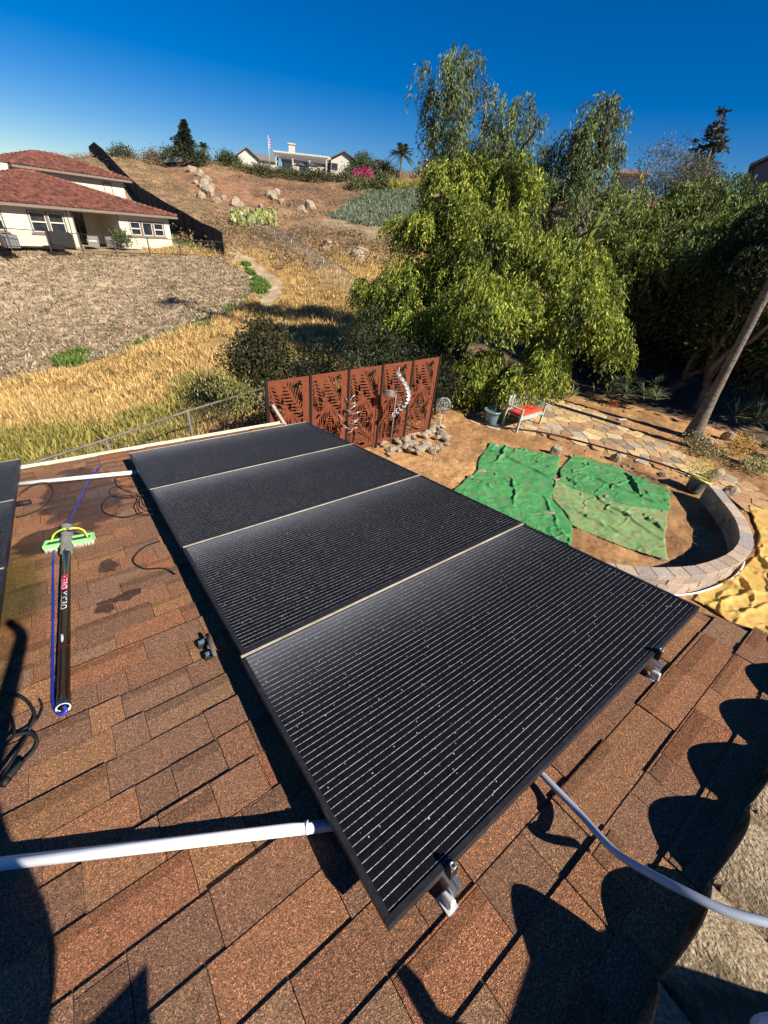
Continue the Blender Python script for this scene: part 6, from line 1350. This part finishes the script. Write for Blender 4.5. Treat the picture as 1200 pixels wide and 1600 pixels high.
# tall fence with black screening running up the ridge
sp_ = [(352, 404, 44), (335, 392, 47), (319, 384, 50), (290, 364, 56), (262, 346, 64), (240, 330, 70), (225, 320, 76), (199, 294, 86), (180, 272, 96), (166, 256, 101), (152, 244, 106), (143, 250, 112)]
sb = empty('screened_fence', AT(*sp_[0]), 0, 'tall fence with black screening climbing the ridge beside the tiled house', 'fence'); mb = MB(); fr = []
ft_ = []
for px, py, r in sp_: p = AT(px, py, r); fr.append(Vector((p.x, p.y, min(p.z, h1(p.x, p.y))-.05))); ft_.append(max(p.z, fr[-1].z)+1.85)
scm = mat('black_screen', (.012, .013, .014), (.022, .022, .022), 5, rough=.8)
for a, b_, ta, tb in zip(fr[:-1], fr[1:], ft_[:-1], ft_[1:]):
    n_ = 6
    for k in range(n_):
        u, v = a.lerp(b_, k/n_), a.lerp(b_, (k+1)/n_); w_ = .03*math.sin(k*2.1); o_ = Vector((.03, .03, 0)); hu = ta+(tb-ta)*k/n_-u.z; hv = ta+(tb-ta)*(k+1)/n_-v.z
        mb.add([u, v, v+Vector((0, 0, hv)), u+Vector((0, 0, hu)), u+o_, v+o_, v+o_+Vector((0, 0, hv)), u+o_+Vector((0, 0, hu))], [(0, 1, 2, 3), (7, 6, 5, 4), (3, 2, 6, 7)])
wb(mb, 'screening', scm, sb)
for i in range(len(fr)-1):
    k_ = max(1, int((fr[i+1]-fr[i]).length/2.6))
    for k in range(k_): q = fr[i].lerp(fr[i+1], k/k_); hq = ft_[i]+(ft_[i+1]-ft_[i])*k/k_-q.z+.06; wb(MB().tube([q-Vector((.03, .03, .2)), q+Vector((-.03, -.03, hq))], .04, 6), 'post', dkm, sb)
# hilltop houses
def gable_house(name, label, pxl, pxr, py_base, r, hw_, depth, rise, wallm_, roofm, gable_right=False, ridge_along=True, wins=(), rzadd=0.0, cat='house'):
    a, b_ = AT(pxl, py_base, r), AT(pxr, py_base, r); c0 = (a+b_)/2; L_ = (b_-a).length; zb = min(a.z, b_.z)-(.7 if r > 100 else 0); rz = math.atan2(b_.y-a.y, b_.x-a.x)
    rt = empty(name, (c0.x, c0.y, zb), rz+rzadd, label, cat)
    MB().box((0, depth/2, hw_/2-1), (L_, depth, hw_+2)).build('wall', wallm_, rt); mb = MB(); ov = .5
    if ridge_along:
        x0, x1 = -L_/2-ov, L_/2+ov; pr_ = [(-ov, hw_-.1), (depth/2, hw_+rise), (depth+ov, hw_-.1)]
        vs = [(x, y, z) for x in (x0, x1) for y, z in pr_]+[(x, y, z+.22) for x in (x0, x1) for y, z in pr_]
        mb.add(vs, [(0, 1, 4, 3), (1, 2, 5, 4), (6, 9, 10, 7), (7, 10, 11, 8), (0, 3, 9, 6), (2, 8, 11, 5), (0, 6, 7, 1), (1, 7, 8, 2), (3, 4, 10, 9), (4, 5, 11, 10)])
        g_ = MB(); g_.add([(x, y, z) for x in (-L_/2+.01, L_/2-.01) for y, z in ((0, hw_), (depth/2, hw_+rise*.93), (depth, hw_))], [(0, 1, 2), (5, 4, 3), (0, 3, 4, 1), (1, 4, 5, 2)]); g_.build('gable', wallm_, rt)
    else:
        y0, y1 = -ov, depth+ov; pr_ = [(-L_/2-ov, hw_-.1), (0, hw_+rise), (L_/2+ov, hw_-.1)]
        vs = [(x, y, z) for y in (y0, y1) for x, z in pr_]+[(x, y, z+.22) for y in (y0, y1) for x, z in pr_]
        mb.add(vs, [(0, 1, 4, 3), (1, 2, 5, 4), (6, 9, 10, 7), (7, 10, 11, 8), (0, 3, 9, 6), (2, 8, 11, 5), (0, 6, 7, 1), (1, 7, 8, 2), (3, 4, 10, 9), (4, 5, 11, 10)])
        g_ = MB(); g_.add([(x, y, z) for y in (.01, depth-.01) for x, z in ((-L_/2, hw_), (0, hw_+rise*.93), (L_/2, hw_))], [(0, 1, 2), (5, 4, 3), (0, 3, 4, 1), (1, 4, 5, 2)]); g_.build('gable', wallm_, rt)
    mb.build('roof', roofm, rt)
    for x, z, w_, h_ in wins:
        f_ = MB().box((x, -.03, z), (w_+.16, .08, h_+.16)).build('window', trim, rt); MB().box((x, -.075, z), (w_, .03, h_)).build('pane', glass, f_)
    return rt
rdark = mat('dark_shingle', (.07, .06, .055), (.13, .11, .10), 4, rough=.9); rgrey = mat('grey_shingle', (.12, .12, .12), (.2, .19, .18), 4, rough=.9)
mh = gable_house('hilltop_house', 'long low hilltop house with white chimney and dark roof', 440, 540, 262, 124, 2.4, 9, 1.2, stucw, rdark, wins=((-6, 1.3, 2.2, 1.3), (-2, 1.2, 2.4, 1.7), (4, 1.3, 1.6, 1.2)))
MB().box((-5, 3, 3.9), (1.4, 1.2, 2.6), bev=.05).build('chimney', stucw, mh); MB().box((-5, 3, 5.3), (1.7, 1.5, .25)).build('chimney_cap', stucw, mh)
gable_house('hilltop_house', 'white gable ended hilltop house right of the pergola', 517, 557, 266, 117, 2.5, 8, 1.5, stucw, rdark, ridge_along=False, wins=((-2, 1.4, 1.2, 1.0),))
gable_house('hilltop_house', 'hilltop house with white gable and grey roof left of the flagpole', 372, 402, 256, 122, 2.0, 8, 1.6, stucw, rgrey, ridge_along=False)
gable_house('hilltop_house', 'low grey roofed house just right of the flagpole', 403, 432, 258, 124, 1.7, 7, 1.2, stucw, rgrey)
gable_house('hilltop_house', 'white hilltop house with sloping roof behind yuccas', 576, 604, 268, 122, 2.0, 7, 1.0, stucw, rgrey, ridge_along=False)
gable_house('hilltop_house', 'small dark roofed house with white chimney beside the tall tree', 655, 690, 277, 118, 1.8, 7, 1.2, stucw, rdark)
ch_ = AT(666, 262, 116); tag(MB().box(ch_, (1.1, 1.1, 2.6), bev=.05).build('chimney', stucw), 'white chimney stack standing beside the tall tree', 'chimney')
gable_house('hilltop_house', 'grey gabled house at the right picture edge above the trees', 1162, 1230, 300, 60, 1.9, 8, 1.1, mat('grey_stucco', (.10, .10, .11), (.14, .14, .15), 4), rgrey, ridge_along=False)
dsh = AT(1173, 272, 60); rt = empty('satellite_dish', dsh, 0, 'small white satellite dish on the grey gabled roof', 'dish'); MB().lathe((0, 0, 0), [(.01, 0), (.3, .08), (.32, .1), (.01, .02)], 14, Matrix.Rotation(1.2, 3, 'X')).build('dish', stucw, rt); MB().tube([(0, 0, 0), (0, 0, -.7)], .03, 6).build('mast', MT['steel'], rt)
gable_house('hilltop_house', 'brown roof peeping over the trees right of the second tall tree', 952, 1000, 300, 70, 1.7, 7, .7, stucw, mat('brown_shingle', (.16, .09, .06), (.22, .13, .09), 5))
# pergola
pa, pb3 = AT(430, 268, 117), AT(512, 270, 114); rzp = math.atan2(pb3.y-pa.y, pb3.x-pa.x); Lp_ = (pb3-pa).length; pg = empty('pergola', ((pa+pb3)/2).to_tuple(), rzp, 'white pergola along the front of the long hilltop house', 'pergola')
for k in range(4): MB().box((-Lp_/2+.3+k*(Lp_-.6)/3, 0, 1.2), (.25, .25, 2.6)).build('post', stucw, pg)
MB().box((0, 0, 2.65), (Lp_+.6, .2, .35)).build('beam', stucw, pg); mb = MB(); [mb.box((-Lp_/2+k*Lp_/22, 1.4, 2.95), (.12, 4.2, .22)) for k in range(23)]; mb.build('rafters', stucw, pg)
for i, px in enumerate((470, 486)): p = AT(px, 262, 113); um = empty('patio_umbrella', p, 0, ('left' if i == 0 else 'right')+' dark blue closed patio umbrella under the pergola', 'umbrella'); MB().lathe((0, 0, 0), [(.01, .9), (1.5, .3), (1.5, .25), (.01, .8)], 12).build('canopy', mat('navy_canvas', (.03, .05, .10), (.05, .08, .15), 5), um); MB().tube([(0, 0, -1.2), (0, 0, .9)], .04, 6).build('pole', MT['steel'], um)
# flagpole
fb = AT(421, 257, 110); ft = AT(418, 211, 110); fl = empty('flagpole', fb, 0, 'tall white flagpole with a limp flag on the hilltop', 'flagpole'); wb(MB().tube([fb-Vector((0, 0, 1)), Vector((fb.x, fb.y, ft.z))], [.09, .05], 8), 'pole', stucw, fl)
flm = MB(); top_ = Vector((fb.x, fb.y, ft.z-.3)); n_ = 9
for c, z0, z1, x0, x1 in [((.5, .03, .04) if k % 2 == 0 else (.6, .6, .6), -k*.2, -(k+1)*.2+.01, .08, .38) for k in range(9)]+[((.03, .05, .25), -.0, -.9, .05, .24)]:
    off = -.02 if c[2] > .2 and c[0] < .1 else 0
    flm.add([top_+right*x0+Vector((0, off*2, z0)), top_+right*x1+Vector((0, .1+off, z0)), top_+right*x1+Vector((0, .1+off, z1)), top_+right*x0+Vector((0, off*2, z1)), top_+right*x0+Vector((0, .05, z0)), top_+right*x1+Vector((0, .15, z0)), top_+right*x1+Vector((0, .15, z1)), top_+right*x0+Vector((0, .05, z1))], [(0, 1, 2, 3), (7, 6, 5, 4), (0, 4, 5, 1), (3, 2, 6, 7), (1, 5, 6, 2)], c)
wb(flm, 'flag', mat('flag_cloth', (.9,)*3, W3, 5, attr=True), fl)
